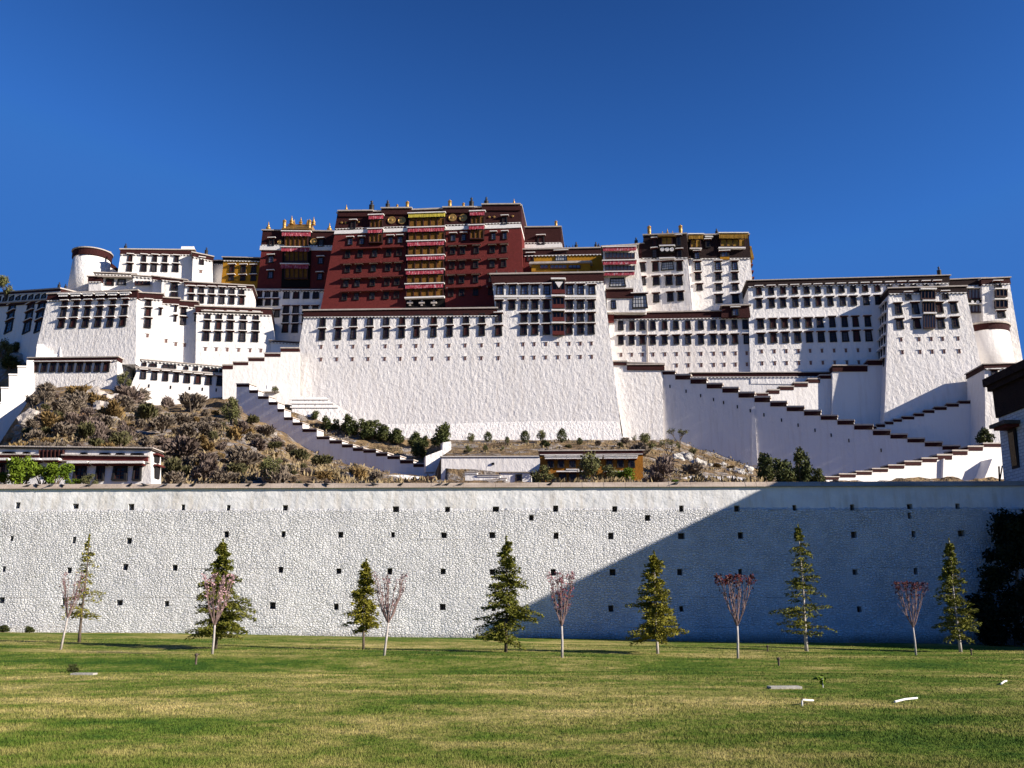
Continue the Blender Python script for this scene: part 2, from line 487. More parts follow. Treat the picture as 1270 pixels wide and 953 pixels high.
# ------------------------------------------------------------------ ground and hill
def smooth(a, b, x):
    t = max(0.0, min(1.0, (x - a) / (b - a))); return t * t * (3 - 2 * t)
def lawn_z(x, y):
    k = smooth(12, 50, y)
    z = -0.0125 * max(-40, min(40, x)) * k
    z += 0.05 * math.sin(x * 0.31 + 1.3 + y * 0.05) * math.sin(y * 0.42 + 0.4 * math.sin(x * 0.13)) * smooth(6, 14, y)
    z += 0.10 * math.exp(-((y - 31.5 - 0.6 * math.sin(x * 0.2)) / 1.6) ** 2) - 0.10 * math.exp(-((y - 27.0 - 0.8 * math.sin(x * 0.17 + 2)) / 2.0) ** 2)
    return z * (1 - smooth(70, 120, abs(x)))
def axis(lo, hi, a, b, st):
    v = [lo, lo / 3, lo / 8] if lo < a else []
    v = [q for q in v if q < a - 1]
    v += list(np.arange(a, b + 1e-6, st))
    v += [q for q in (hi / 8, hi / 3, hi) if q > b + 1]
    return v
gx = axis(-4000, 4000, -60, 60, 0.8)
gy = [-4000, -1300, -400, -100, -30, -10, 0, 4] + list(np.arange(6, 57, 0.6)) + [60, 70, 90]
mb = MB()
for y in gy:
    for x in gx: mb.v.append((x, y, lawn_z(x, y) if y > 4 else 0.0))
nx = len(gx)
for j in range(len(gy) - 1):
    for i in range(nx - 1):
        mb.f.append([j * nx + i, j * nx + i + 1, (j + 1) * nx + i + 1, (j + 1) * nx + i]); mb.m.append(0)
# the far ground continues flat behind the hill to the horizon
o_ = len(mb.v)
for y in (600, 4000):
    for x in gx: mb.v.append((x, y, -0.5))
last = (len(gy) - 1) * nx
for i in range(nx - 1):
    mb.f.append([last + i, last + i + 1, o_ + i + 1, o_ + i]); mb.m.append(0)
    mb.f.append([o_ + i, o_ + i + 1, o_ + nx + i + 1, o_ + nx + i]); mb.m.append(0)

def grass_color(k, blade=False):
    c = k.coord((1, 1, 1), 'Object')
    patch = k.noise(k.coord((0.55, 1.0, 0)), 0.16, 4, 0.6)
    patch2 = k.noise(k.coord((0.6, 1.1, 0)), 0.45, 4, 0.6)
    fine = k.noise(c, 6.0 if not blade else 14.0, 3, 0.7)
    sep = k.n('ShaderNodeSeparateXYZ'); tc = k.n('ShaderNodeTexCoord'); k.l(tc.outputs['Object'], sep.inputs[0])
    def band(lo, hi, soft):
        a = k.n('ShaderNodeMapRange', interpolation_type='SMOOTHSTEP'); a.inputs[1].default_value = lo; a.inputs[2].default_value = lo + soft
        b = k.n('ShaderNodeMapRange', interpolation_type='SMOOTHSTEP'); b.inputs[1].default_value = hi; b.inputs[2].default_value = hi + soft; b.inputs[3].default_value = 1; b.inputs[4].default_value = 0
        k.l(sep.outputs['Y'], a.inputs[0]); k.l(sep.outputs['Y'], b.inputs[0])
        return k.math('MULTIPLY', a.outputs[0], b.outputs[0])
    bx = k.n('ShaderNodeMapRange', interpolation_type='SMOOTHSTEP'); bx.inputs[1].default_value = -1.0; bx.inputs[2].default_value = 5.0; bx.inputs[3].default_value = 1.0; bx.inputs[4].default_value = 0.35
    k.l(sep.outputs['X'], bx.inputs[0])
    near = k.math('MULTIPLY', band(12, 20, 3.5), bx.outputs[0])    # the dry belt in the middle of the lawn
    wet = band(23.5, 31, 3)                                        # the watered belt before the trees
    clump = k.noise(k.coord((1.0, 1.0, 0)), 1.5, 4, 0.65)
    dry = k.math('ADD', k.math('MULTIPLY', patch, 0.9), k.math('MULTIPLY', patch2, 0.7))
    dry = k.math('ADD', dry, k.math('MULTIPLY', near, 0.06))
    dry = k.math('SUBTRACT', dry, k.math('MULTIPLY', wet, 0.05))
    dry = k.math('SUBTRACT', dry, 0.12)
    dry = k.math('ADD', dry, k.math('MULTIPLY', k.math('SUBTRACT', clump, 0.5), 0.55))
    dry = k.math('ADD', dry, k.math('MULTIPLY', k.math('SUBTRACT', fine, 0.5), 0.30))
    return k.ramp(dry, [(0.45, (0.038, 0.086, 0.011)), (0.60, (0.095, 0.142, 0.019)), (0.73, (0.21, 0.205, 0.055)), (0.93, (0.46, 0.37, 0.15))])
m = mat('lawn_ground', (0.08, 0.09, 0.02), 0.95, 0.05); k = NT(m); k.color(grass_color(k)); k.bump(k.noise(k.coord(), 9, 4), 0.05); M['lawn'] = m
m = mat('grass_blades', (0.08, 0.1, 0.02), 0.8, 0.12); k = NT(m); k.color(grass_color(k, True)); M['blade'] = m
lawn = link('lawn', mb.mesh('lawn', [M['lawn']], True)); tag(lawn, 'short patchy lawn, green and dry yellow, in front of the white wall', 'lawn', kind='structure')

# hill: columns across the photo, rows climbing from behind the wall to the palace foot and back under the buildings
TB = [(-420, 560, 262, 552, 266, 440, 300), (-250, 556, 260, 545, 264, 432, 296), (-60, 558, 256, 548, 260, 430, 292), (0, 556, 255, 545, 258, 428, 290), (28, 522, 256, 512, 258, 428, 290), (45, 486, 257, 484, 259, 470, 275), (95, 482, 257, 480, 258, 462, 275), (140, 486, 257, 484, 258, 462, 275), (185, 502, 255, 500, 257, 470, 275),
      (240, 505, 254, 503, 256, 474, 275), (293, 507, 248, 506, 249, 490, 262), (325, 524, 245.5, 523, 248, 500, 256), (360, 546, 241.5, 538, 246, 502, 254), (410, 573, 237.3, 556, 243, 520, 254), (440, 579, 234.8, 560, 240.5, 533, 253), (500, 592, 230, 572, 237, 543, 253), (540, 594, 226.4, 580, 233, 545, 253),
      (548, 601, 195.5, 567, 198.6, 546, 252), (671, 602, 194.5, 567, 198, 546, 250), (675, 602, 182, 562, 198, 546, 250), (800, 601, 186, 575, 205, 546, 248), (840, 600, 192, 548, 252, 545, 258), (870, 600, 192, 563, 249, 545, 258), (935, 601, 192, 584, 244.3, 545, 258), (1000, 603, 200, 596, 239.6, 545, 258), (1190, 603, 200, 600, 226.5, 545, 252), (1300, 603, 200, 600, 215, 540, 245), (1700, 603, 200, 600, 215, 540, 240)]
def tb(px):
    for a, b in zip(TB, TB[1:]):
        if px <= b[0]:
            t = (px - a[0]) / (b[0] - a[0]); return [lerp(a[i], b[i], t) for i in range(1, 7)]
    return list(TB[-1][1:])
from mathutils import noise as mnoise
mb = MB(); cols = list(np.arange(-420, 1701, 7.0)); NR1, NR2 = 40, 26
for px in cols:
    py1, Y1, pyc, Yc, py2, Y2 = tb(px)
    A = at(px, 700, 60); A.z = 4.0
    B = at(px, 607, 96)
    C_ = at(px, py1, Y1); C2 = at(px, pyc, Yc); D = at(px, py2, Y2)
    E = Vector((D.x * 1.6, D.y * 1.6, D.z)); F_ = Vector((D.x * 2.4, 700, -2))
    pts = [A]
    for i in range(NR1 + 1): pts.append(B.lerp(C_, i / NR1))
    for i in range(1, 9): pts.append(C_.lerp(C2, i / 8))
    for i in range(1, NR2 - 7): pts.append(C2.lerp(D, i / (NR2 - 8)))
    pts += [E, F_]
    for i, p in enumerate(pts):
        q = p.copy()
        if 1 < i < NR1 + NR2:
            a = 1.0 if i < NR1 - 1 else (0.22 if i < NR1 + 11 else 0.45)
            q.z += a * (1.5 * mnoise.noise(p * 0.11) + 0.9 * mnoise.noise(p * 0.3 + Vector((9, 3, 1))) + 0.4 * mnoise.noise(p * 0.8))
        mb.v.append(tuple(q))
nr = NR1 + NR2 + 4
for i in range(len(cols) - 1):
    for j in range(nr - 1):
        mb.f.append([i * nr + j, (i + 1) * nr + j, (i + 1) * nr + j + 1, i * nr + j + 1]); mb.m.append(0)
m = mat('dry_hillside', (0.2, 0.15, 0.09), 0.95, 0.05); k = NT(m)
c = k.coord()
n1 = k.noise(c, 0.10, 6, 0.62); n2 = k.noise(c, 0.5, 5, 0.6); rock = k.noise(k.coord((1, 1, 1.6)), 0.16, 7, 0.7)
earth = k.ramp(k.math('ADD', k.math('MULTIPLY', n1, 0.6), k.math('MULTIPLY', n2, 0.4)), [(0.36, (0.08, 0.055, 0.034)), (0.48, (0.17, 0.118, 0.070)), (0.60, (0.29, 0.20, 0.105)), (0.70, (0.26, 0.19, 0.125))])
rk = k.ramp(n2, [(0.35, (0.13, 0.11, 0.10)), (0.65, (0.36, 0.32, 0.29))])
k.color(k.mix(k.ramp(rock, [(0.515, (0, 0, 0)), (0.56, (1, 1, 1))]), earth, rk))
k.bump(k.math('ADD', n2, k.math('MULTIPLY', rock, 1.2)), 1.2)
M['hill'] = m
hill = link('hillside', mb.mesh('hillside', [M['hill']], True)); tag(hill, 'dry brown rocky slope below the palace', 'hill', kind='structure')
HB_ = BVHTree.FromPolygons([Vector(v) for v in mb.v], mb.f)
def hill_hit(px, py):
    h = HB_.ray_cast(EYE, ray(px, py).normalized())
    return h[0]
def hill_z(x, y):
    h = HB_.ray_cast(Vector((x, y, 400)), Vector((0, 0, -1)))
    return h[0].z if h[0] else 0

# ------------------------------------------------------------------ the long white wall in front
WF = Face(at(635, 793, 54), 1.4, 1.2)
def wz(px, py): return WF.at(px, py)
wroot = thing('perimeter_wall', 'long whitewashed stone wall with grey coping behind the row of young trees', 'wall', WF.at(640, 795))
m = mat('whitewashed_rubble', (0.8, 0.8, 0.8), 0.9, 0.12); k = NT(m)
sep = k.n('ShaderNodeSeparateXYZ'); tc = k.n('ShaderNodeTexCoord'); k.l(tc.outputs['Object'], sep.inputs[0])
c0 = k.coord((1, 1, 1))
wob = k.n('ShaderNodeTexNoise'); wob.inputs['Scale'].default_value = 1.6; wob.inputs['Detail'].default_value = 3; k.l(c0, wob.inputs['Vector'])
dis = k.n('ShaderNodeVectorMath', operation='MULTIPLY_ADD'); k.l(wob.outputs['Color'], dis.inputs[0]); dis.inputs[1].default_value = (0.16, 0.16, 0.16); k.l(c0, dis.inputs[2])
mp = k.n('ShaderNodeMapping'); mp.inputs['Scale'].default_value = (1.0, 1.0, 1.75); k.l(dis.outputs[0], mp.inputs[0])
vo = k.n('ShaderNodeTexVoronoi', feature='DISTANCE_TO_EDGE'); vo.inputs['Scale'].default_value = 5.4; vo.inputs['Randomness'].default_value = 0.85; k.l(mp.outputs[0], vo.inputs['Vector'])
vc = k.n('ShaderNodeTexVoronoi'); vc.inputs['Scale'].default_value = 5.4; vc.inputs['Randomness'].default_value = 0.85; k.l(mp.outputs[0], vc.inputs['Vector'])
joint = k.ramp(vo.outputs['Distance'], [(0.0, (0, 0, 0)), (0.07, (0.6, 0.6, 0.6)), (0.22, (1, 1, 1))])
fine = k.noise(c0, 7, 5, 0.6); med = k.noise(c0, 0.5, 5, 0.6)
zr = k.n('ShaderNodeMapRange'); zb0 = WF.at(635, 632).z - wroot.location.z + 0.15; zr.inputs[1].default_value = zb0 - 0.05; zr.inputs[2].default_value = zb0 + 0.06; k.l(k.math('ADD', sep.outputs['Z'], k.math('MULTIPLY', k.noise(c0, 2.5, 4, 0.65), 0.3)), zr.inputs[0])
plaster = zr.outputs[0]
stone_mask = k.math('SUBTRACT', 1.0, plaster)
# whitewash with thin worn joints, grey-buff rain stains on the plaster band, a foot darker towards the ground
base = k.ramp(k.noise(c0, 1.2, 5, 0.65), [(0.3, (0.71, 0.71, 0.715)), (0.7, (0.84, 0.835, 0.83))])
base = k.mix(1.0, base, k.ramp(k.noise(c0, 0.22, 4, 0.6), [(0.36, (0.91, 0.91, 0.92)), (0.62, (1, 1, 1))]), 'MULTIPLY')
base = k.mix(k.math('MULTIPLY', k.ramp(k.noise(k.coord((1, 1, 0.10)), 1.1, 5, 0.65), [(0.56, (0, 0, 0)), (0.74, (1, 1, 1))]), 0.13), base, (0.45, 0.41, 0.36))
worn = k.math('MULTIPLY', k.math('SUBTRACT', 1.0, joint), k.ramp(k.noise(c0, 0.9, 4, 0.65), [(0.56, (0, 0, 0)), (0.75, (0.4, 0.4, 0.4))]))
base = k.mix(k.math('MULTIPLY', worn, stone_mask), base, (0.20, 0.17, 0.15))
streak = k.noise(k.coord((1, 1, 0.12)), 2.2, 5, 0.65)
zb = k.n('ShaderNodeMapRange'); zb.inputs[1].default_value = zb0 + 1.1; zb.inputs[2].default_value = zb0 + 0.6; k.l(sep.outputs['Z'], zb.inputs[0])
st = k.math('MULTIPLY', k.math('MULTIPLY', plaster, zb.outputs[0]), k.ramp(streak, [(0.46, (0, 0, 0)), (0.72, (0.6, 0.6, 0.6))]))
base = k.mix(st, base, (0.52, 0.45, 0.36))
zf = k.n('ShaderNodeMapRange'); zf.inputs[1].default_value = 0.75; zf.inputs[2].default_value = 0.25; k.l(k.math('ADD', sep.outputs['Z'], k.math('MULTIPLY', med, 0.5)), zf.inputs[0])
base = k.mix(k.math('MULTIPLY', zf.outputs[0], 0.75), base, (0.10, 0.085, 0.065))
crk = k.n('ShaderNodeTexNoise'); crk.inputs['Scale'].default_value = 0.35; k.l(c0, crk.inputs['Vector'])
wv = k.math('ABSOLUTE', k.math('SUBTRACT', k.math('FRACT', k.math('ADD', k.math('MULTIPLY', sep.outputs['Z'], 0.62), k.math('MULTIPLY', k.noise(c0, 1.3, 4, 0.6), 0.10))), 0.5))
line = k.math('MULTIPLY', k.ramp(wv, [(0.0, (1, 1, 1)), (0.018, (0, 0, 0))]), k.ramp(k.noise(k.coord((0.35, 1, 1)), 0.8, 3), [(0.54, (0, 0, 0)), (0.60, (1, 1, 1))]))
base = k.mix(k.math('MULTIPLY', k.math('MULTIPLY', line, stone_mask), 0.7), base, (0.22, 0.19, 0.17))
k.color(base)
h = k.math('ADD', k.math('MULTIPLY', k.math('MULTIPLY', joint, stone_mask), k.math('MULTIPLY', k.noise(c0, 0.8, 4, 0.6), 1.1)), k.math('MULTIPLY', k.noise(c0, 4.0, 6, 0.7), k.math('ADD', 0.25, k.math('MULTIPLY', stone_mask, 1.1))))
tilt = k.n('ShaderNodeSeparateColor'); k.l(vc.outputs['Color'], tilt.inputs[0])
h = k.math('ADD', h, k.math('MULTIPLY', k.noise(c0, 1.1, 3, 0.6), 1.1))
h = k.math('ADD', h, k.math('MULTIPLY', k.math('MULTIPLY', tilt.outputs[0], stone_mask), 0.9))
k.bump(h, 0.085)
M['rubble'] = m
HOLES = [(21.6, 627), (93.7, 628), (163, 629), (227, 629.6), (283, 630), (281, 663), (14.3, 668), (91.6, 670), (160, 671), (155, 703.5), (217, 704.5), (4.7, 706), (86, 707.6), (2, 744.6), (80, 746), (148, 747.7), (207, 749),
         (353.5, 630), (491, 631.6), (554.7, 632), (614.5, 631.6), (351, 663), (422.4, 663.4), (487.5, 663.4), (550.8, 664), (610.6, 664), (348, 707), (420, 708.7), (483, 709), (549.5, 709), (610.6, 709.7), (338, 751.4), (417, 752.7), (480.5, 753), (549, 753), (612, 754),
         (689, 631), (762.4, 631.6), (845, 631), (914, 631), (659, 642.3), (803, 642.6), (689.5, 664.7), (757.4, 665), (845, 665), (918.5, 664.4), (686.4, 710), (759.8, 710), (843, 709.7), (918, 709.7), (758, 755), (845.4, 755.5),
         (985.8, 630), (1057, 629.6), (1128.4, 628.5), (1187.5, 628), (1128.4, 639.7), (987, 664), (1059, 663.4), (1133, 662.6), (1192.5, 661.8), (1060.5, 709.7), (1135.5, 708.7), (1066, 756)]
rnd = random.Random(5)
P0, P1 = WF.at(-330, 800), WF.at(1300, 808)
T0 = WF.at(-330, 605.5)
zt = WF.at(635, 605).z
def on_wall(x, z):
    # point of the wall plane with that world x and z
    n = WF.n; d = (WF.P - Vector((x, 0, z))).dot(n) / n.y
    return Vector((x, d, z))
XL, XR = P0.x, 30.75
f = [on_wall(XL, -1.2), on_wall(XR, -1.2), on_wall(XR, zt), on_wall(XL, zt)]
wall_me = MB().prism(f, [p - WF.nh * 1.3 for p in f])
wobj = wall_me.obj('wall', [M['rubble'], M['stone_and_hole_shade']], wroot)
cut = MB()
for px, py in HOLES:
    P = WF.at(px, py); w = rnd.uniform(0.10, 0.16) if rnd.random() < 0.7 else rnd.uniform(0.14, 0.19); hh = rnd.uniform(0.15, 0.19)
    sk = rnd.uniform(-0.03, 0.03)
    q = [P - WF.u * w - WF.v * hh, P + WF.u * w - WF.v * hh, P + WF.u * (w + sk) + WF.v * hh, P - WF.u * (w - sk) + WF.v * hh]
    cut.prism([p + WF.nh * 0.3 for p in q], [p - WF.nh * 0.42 for p in q])
cutter = cut.obj('cutter', M['stone_and_hole_shade'], wroot)
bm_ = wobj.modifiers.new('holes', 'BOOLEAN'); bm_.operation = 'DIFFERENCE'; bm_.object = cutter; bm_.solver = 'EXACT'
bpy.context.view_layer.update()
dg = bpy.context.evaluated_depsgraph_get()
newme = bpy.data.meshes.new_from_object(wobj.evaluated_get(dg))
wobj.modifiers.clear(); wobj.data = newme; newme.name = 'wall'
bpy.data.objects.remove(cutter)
newme.materials.clear(); newme.materials.append(M['rubble']); newme.materials.append(M['stone_and_hole_shade'])
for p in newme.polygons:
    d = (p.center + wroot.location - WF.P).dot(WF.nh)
    p.material_index = 1 if (-0.6 < d < -0.35 and abs(p.normal.dot(WF.nh)) > 0.7) else 0  # hole backs get a dark colour that stands in for the shade inside
m = mat('weathered_stone_coping', (0.33, 0.28, 0.24), 0.9, 0.1); k = NT(m); c = k.coord()
k.color(k.mix(k.ramp(k.noise(k.coord((0.25, 1, 1)), 1.2, 5, 0.7), [(0.35, (0.22, 0.18, 0.15)), (0.65, (0.42, 0.36, 0.31))]), (1, 1, 1), k.ramp(k.noise(c, 9, 3), [(0.3, (0.8, 0.8, 0.8)), (0.7, (1, 1, 1))]), 'MULTIPLY')); 
k.color(k.ramp(k.noise(k.coord((0.25, 1, 1)), 1.4, 6, 0.75), [(0.32, (0.26, 0.205, 0.165)), (0.66, (0.48, 0.40, 0.33))])); k.bump(k.noise(c, 8, 4), 0.02)
M['wallcap'] = m
mb = MB()
ct = WF.at(635, 598.6).z
n = 120
for i in range(n):
    xa, xb = lerp(XL, XR, i / n), lerp(XL, XR, (i + 1) / n)
    if i % 3 == 2: xb -= 0.012
    j1, j2 = rnd.uniform(-.012, .012), rnd.uniform(-.012, .012)
    a = [on_wall(xa, zt + 0.004), on_wall(xb, zt + 0.004)]
    lo = [a[0] + WF.nh * (0.15 + j1), a[1] + WF.nh * (0.15 + j2)]
    hi = [p + Vector((0, 0, ct - zt)) - WF.nh * 0.28 for p in lo]
    bl = [p - WF.nh * 1.75 for p in lo]; bh = [p + Vector((0, 0, ct - zt)) + WF.nh * 0.2 for p in bl]
    mb.prism([lo[0], lo[1], hi[1], hi[0]], [bl[0], bl[1], bh[1], bh[0]])
mb.obj('coping', M['wallcap'], wroot)

# ------------------------------------------------------------------ gatehouse at the right end of the wall
GX, GY0, GY1, GH = 30.8, 41.6, 58.6, 15.95
g = thing('gatehouse', 'tall shaded white gatehouse with a black roof band at the right end of the wall', 'building', (GX + 6, (GY0 + GY1) / 2, 0))
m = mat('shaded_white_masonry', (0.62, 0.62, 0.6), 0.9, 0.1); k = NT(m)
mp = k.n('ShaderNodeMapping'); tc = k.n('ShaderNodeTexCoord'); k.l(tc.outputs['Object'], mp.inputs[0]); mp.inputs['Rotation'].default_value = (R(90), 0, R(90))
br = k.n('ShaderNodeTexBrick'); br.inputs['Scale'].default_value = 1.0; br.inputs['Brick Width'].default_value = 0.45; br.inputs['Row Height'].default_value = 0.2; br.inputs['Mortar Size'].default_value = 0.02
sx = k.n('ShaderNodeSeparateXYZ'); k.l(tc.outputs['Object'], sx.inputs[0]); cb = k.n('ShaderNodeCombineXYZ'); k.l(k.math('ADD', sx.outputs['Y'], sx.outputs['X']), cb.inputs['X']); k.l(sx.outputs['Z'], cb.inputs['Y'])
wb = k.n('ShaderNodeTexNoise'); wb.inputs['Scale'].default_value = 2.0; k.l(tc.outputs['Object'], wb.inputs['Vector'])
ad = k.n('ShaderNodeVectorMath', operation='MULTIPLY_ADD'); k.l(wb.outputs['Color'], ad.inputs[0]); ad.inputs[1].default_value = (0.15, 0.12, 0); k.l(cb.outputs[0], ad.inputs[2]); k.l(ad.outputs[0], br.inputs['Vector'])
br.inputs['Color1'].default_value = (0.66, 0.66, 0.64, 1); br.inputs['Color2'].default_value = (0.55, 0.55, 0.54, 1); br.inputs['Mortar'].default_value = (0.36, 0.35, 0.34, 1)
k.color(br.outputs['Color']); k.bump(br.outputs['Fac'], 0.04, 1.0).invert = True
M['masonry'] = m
def gbox(name, x0, x1, y0, y1, z0, z1, mt, par=None, bat=0.0):
    mb = MB()
    f = [Vector((x0 - bat, y0 - bat, z0)), Vector((x1, y0 - bat, z0)), Vector((x1, y0, z1)), Vector((x0, y0, z1))]
    b = [Vector((x0 - bat, y1, z0)), Vector((x1, y1, z0)), Vector((x1, y1, z1)), Vector((x0, y1, z1))]
    mb.prism(f, b); return mb.obj(name, mt, g, parent=par)
gbox('wall', GX, GX + 14, GY0, GY1, -1, GH - 2.6, M['masonry'], bat=0.5)
gbox('frieze', GX - 0.12, GX + 14, GY0 - 0.12, GY1 + 0.12, GH - 2.6, GH - 0.5, M['maroon_dark'])
gbox('beam_course', GX - 0.35, GX + 14, GY0 - 0.35, GY1 + 0.3, GH - 0.85, GH - 0.502, M['maroon_dark'])
gbox('roof_slab', GX - 0.5, GX + 14, GY0 - 0.5, GY1 + 0.5, GH - 0.5, GH, M['maroon_dark'])
def gwin(y, z0, z1, w):
    x = GX - 0.02
    mb = MB(); mb.box(x - 0.16, x + 0.4, y - w, y + w, z0, z1); s = mb.obj('window', M['black_paint'], g)
    mb = MB(); mb.box(x - 0.20, x + 0.3, y - w * 0.7, y + w * 0.7, z0 + 0.15, z1 - 0.2); mb.obj('pane', M['pane'], g, parent=s)
    mb = MB(); mb.box(x - 0.8, x + 0.3, y - w - 0.35, y + w + 0.35, z1 + 0.05, z1 + 0.2, 0); mb.box(x - 1.0, x + 0.3, y - w - 0.5, y + w + 0.5, z1 + 0.2, z1 + 0.42, 1); mb.obj('canopy', [M['lintel_red'], M['stone_and_hole_shade']], g, parent=s)
gwin(57.0, 9.9, 12.3, 0.42); gwin(52.8, 9.9, 12.3, 0.42); gwin(48.0, 9.9, 12.3, 0.42)
mb = MB(); mb.tube([(GX - 0.6, 58.3, 8.9), (GX - 0.55, 58.2, 10.2)], [0.05, 0.05]); mb.tube([(GX - 0.45, 58.66, 9.0), (GX - 0.1, 58.66, 10.3)], [0.04, 0.04]); mb.obj('drain_pipe', M['black_paint'], g)
# ------------------------------------------------------------------ the great white base and the central white tower
BF = face(560, 545, 255, 6, 6)
base = building('white_bastion', 'great sloping white bastion wall with two rows of black windows below the red palace', BF, (378, 384.5), (615.3, 381.6), (640, 549), (352, 549), 26, (10, 11), cop=1.6)
row(base, BF, [400, 420, 439, 459, 479, 498.7, 517, 538, 558, 578, 597.7], (394, 405.5), (389.5, 401), 7.4, 'std', False)
row(base, BF, [399, 419, 438, 458, 478.6, 498, 516.5, 537.6, 557.5, 578, 597.6], (409, 422.3), (404.3, 416.8), 7.8)
vents(base, BF, [398.4, 418, 438, 457, 478, 497, 516, 536.6, 557, 577, 597.4], 430.5, 428.5)
vents(base, BF, [398, 417.6, 437, 456.5, 477, 496.5, 515.5, 536, 556.5, 576.8, 597], 446, 444.5)
SK = Face(BF.at(640, 549) + BF.nh * 2.4, 6, 27)
polywall('plinth', M['white_rough'], base, SK, [(440, 512), (470, 521), (500, 525), (560, 526), (640, 522), (764, 523), (775, 549), (440, 552)], 4)

TF = Face(BF.P + BF.nh * 0.02, 6, 6)
tower = building('white_tower', 'central white tower with a pale gridded window front rising beside the red palace', TF, (609.5, 339.5), (747, 337.3), (772, 549), (632, 549), 24, (14, 13), cop=1.8)
xs1 = [620, 635.7, 650.3, 663.5, 678.2, 707, 720.4, 734.4]
row(tower, TF, xs1, (354.6, 366.8), (354, 366.2), 9, 'blue')
row(tower, TF, [619.2, 635, 650, 663.5, 677.7, 706.8, 720, 733.6], (373.8, 384.5), (372.8, 383.5), 8.8, 'std')
row(tower, TF, [618.5], (389.5, 400), (389.5, 400), 8.8)
row(tower, TF, [650, 663.3, 677.7, 706.6, 720, 733.4], (389.8, 400), (389, 399.4), 8.6)
row(tower, TF, [618.3], (405, 417), (405, 417), 8.4)
row(tower, TF, [649.4, 663.3, 677.7, 706, 720.3, 733.3], (404.3, 416), (403.2, 415), 8.6)
vents(tower, TF, [618.4, 649, 662.8, 677.2, 692, 706.2, 720, 733.8], 427.6, 426.3)
vents(tower, TF, [618.2, 649, 662.6, 677, 692, 706.2, 720.2, 734.2], 444.4, 442.8)
for (a, b, w) in ((349, 365.4, 15), (370, 383.5, 14), (388, 399.5, 13.6), (403.5, 416.6, 13.6)):
    s = bay(tower, TF, 692.7 - w / 2, a, 692.7 + w / 2, b, 'pane', 0.7, 3, 'balcony')
    slab('balcony_rail', M['lintel_red'], tower, TF, [(692.7 - w / 2, b - 4.5), (692.7 + w / 2, b - 4.5), (692.7 + w / 2, b), (692.7 - w / 2, b)], 0.2, 1.15, 0.1, parent=s)
    slab('canopy', M['ledge'], tower, TF, [(692.7 - w / 2 - 1.5, a - 2.4), (692.7 + w / 2 + 1.5, a - 2.4), (692.7 + w / 2 + 1.5, a - 0.6), (692.7 - w / 2 - 1.5, a - 0.6)], 0.0, 1.5, 0, parent=s)
q = [TF.at(*p) + TF.nh * 1.28 for p in ((688.5, 351.5), (698.5, 351.5), (693.5, 359))]
MB().prism(q[::-1], [p - TF.nh * 0.05 for p in q[::-1]]).obj('hanging_cloth', M['ledge'], tower)
# shallow pilaster strips and the sill courses under the top row
for (y0, y1, xa, xb) in ((366.9, 369.3, 613.5, 685), (366.9, 369.3, 700, 740)):
    slab('sill_course', M['ledge'], tower, TF, [(xa, y0), (xb, y0), (xb, y1), (xa, y1)], 0.0, 0.5)
finials(tower, TF, [(615, 333, 339.5, 'dark'), (639, 333, 339.2, 'dark'), (716, 333, 338, 'dark'), (741, 333, 337.5, 'dark')])
# side balconies on the tower's right flank
for y0, y1 in ((348, 359), (366, 379), (383, 396)):
    SFc = TF.at(749 + (y0 - 348) * 0.09, y0)
    mb = MB(); e = SFc - TF.nh * 3.0
    h_ = (TF.at(749, y1) - TF.at(749, y0)).length
    for d_ in (0, 4.5, 9):
        mb = MB(); p = e - TF.nh * d_
        f = [p + TF.u * -1.0 - Vector((0, 0, h_)), p + TF.u * 2.1 - Vector((0, 0, h_)), p + TF.u * 2.1, p - TF.u * 1.0]
        mb.prism(f, [q - TF.nh * 2.4 for q in f], 0)
        f2 = [p + TF.u * -1.0, p + TF.u * 2.6, p + TF.u * 2.6 + Vector((0, 0, 0.4)), p - TF.u * 1.0 + Vector((0, 0, 0.4))]
        mb.prism([q + TF.nh * 0.4 for q in f2], [q - TF.nh * 2.9 for q in f2], 1)
        mb.obj('side_balcony', [M['lintel_red'], M['coping']], tower)

# ------------------------------------------------------------------ red palace
RF = face(520, 384, 266, 6, 7)
red = building('red_palace', 'tall dark red palace block with pink valances and gilded roof ornaments', RF, (420, 263.5), (645.5, 254.5), (650.5, 392), (396, 392), 34, (21.5, 22.5), 'red', 1.6)
def rp(x):   # left-to-right rise of horizontal courses on this facade
    return -(x - 430) * 0.036
L1 = [434, 448.5, 484, 496]; RW = [561.8, 575, 612, 626]
for x in L1 + RW: window(red, RF, x, 296 + rp(x), 304.5 + rp(x), 6, 'blue')
lrows = [([431, 446.5, 464.5, 482, 494.7], 311.5), ([430.6, 445, 463, 480.7, 493.8], 329.6), ([428.8, 442.7, 461.8, 479.8, 491.9], 347.6), ([427, 441.8, 461.3, 478.8, 491.5], 364)]
rrows = [([561.4, 573.7, 590.7, 610.5, 625.2], 311.8), ([560.5, 573, 590, 610.3, 624.8], 329.8), ([559.5, 572.4, 589.8, 609.6, 624], 348), ([559, 572.4, 589.8, 609], 364)]
for xs, y in lrows + rrows:
    for x in xs: window(red, RF, x, y + rp(x), y + 9 + rp(x), 6.4, 'std')
# joint ledges that run over pairs of windows
for x0, x1 in ((423, 473), (475, 501), (556, 597), (605, 631)):
    for y in (309.3, 327.4, 345.4, 361.9):
        slab('ledge', M['lintel_red'], red, RF, [(x0, y + rp(x0)), (x1, y + rp(x1)), (x1, y + 1.5 + rp(x1)), (x0, y + 1.5 + rp(x0))], 0, 1.25)
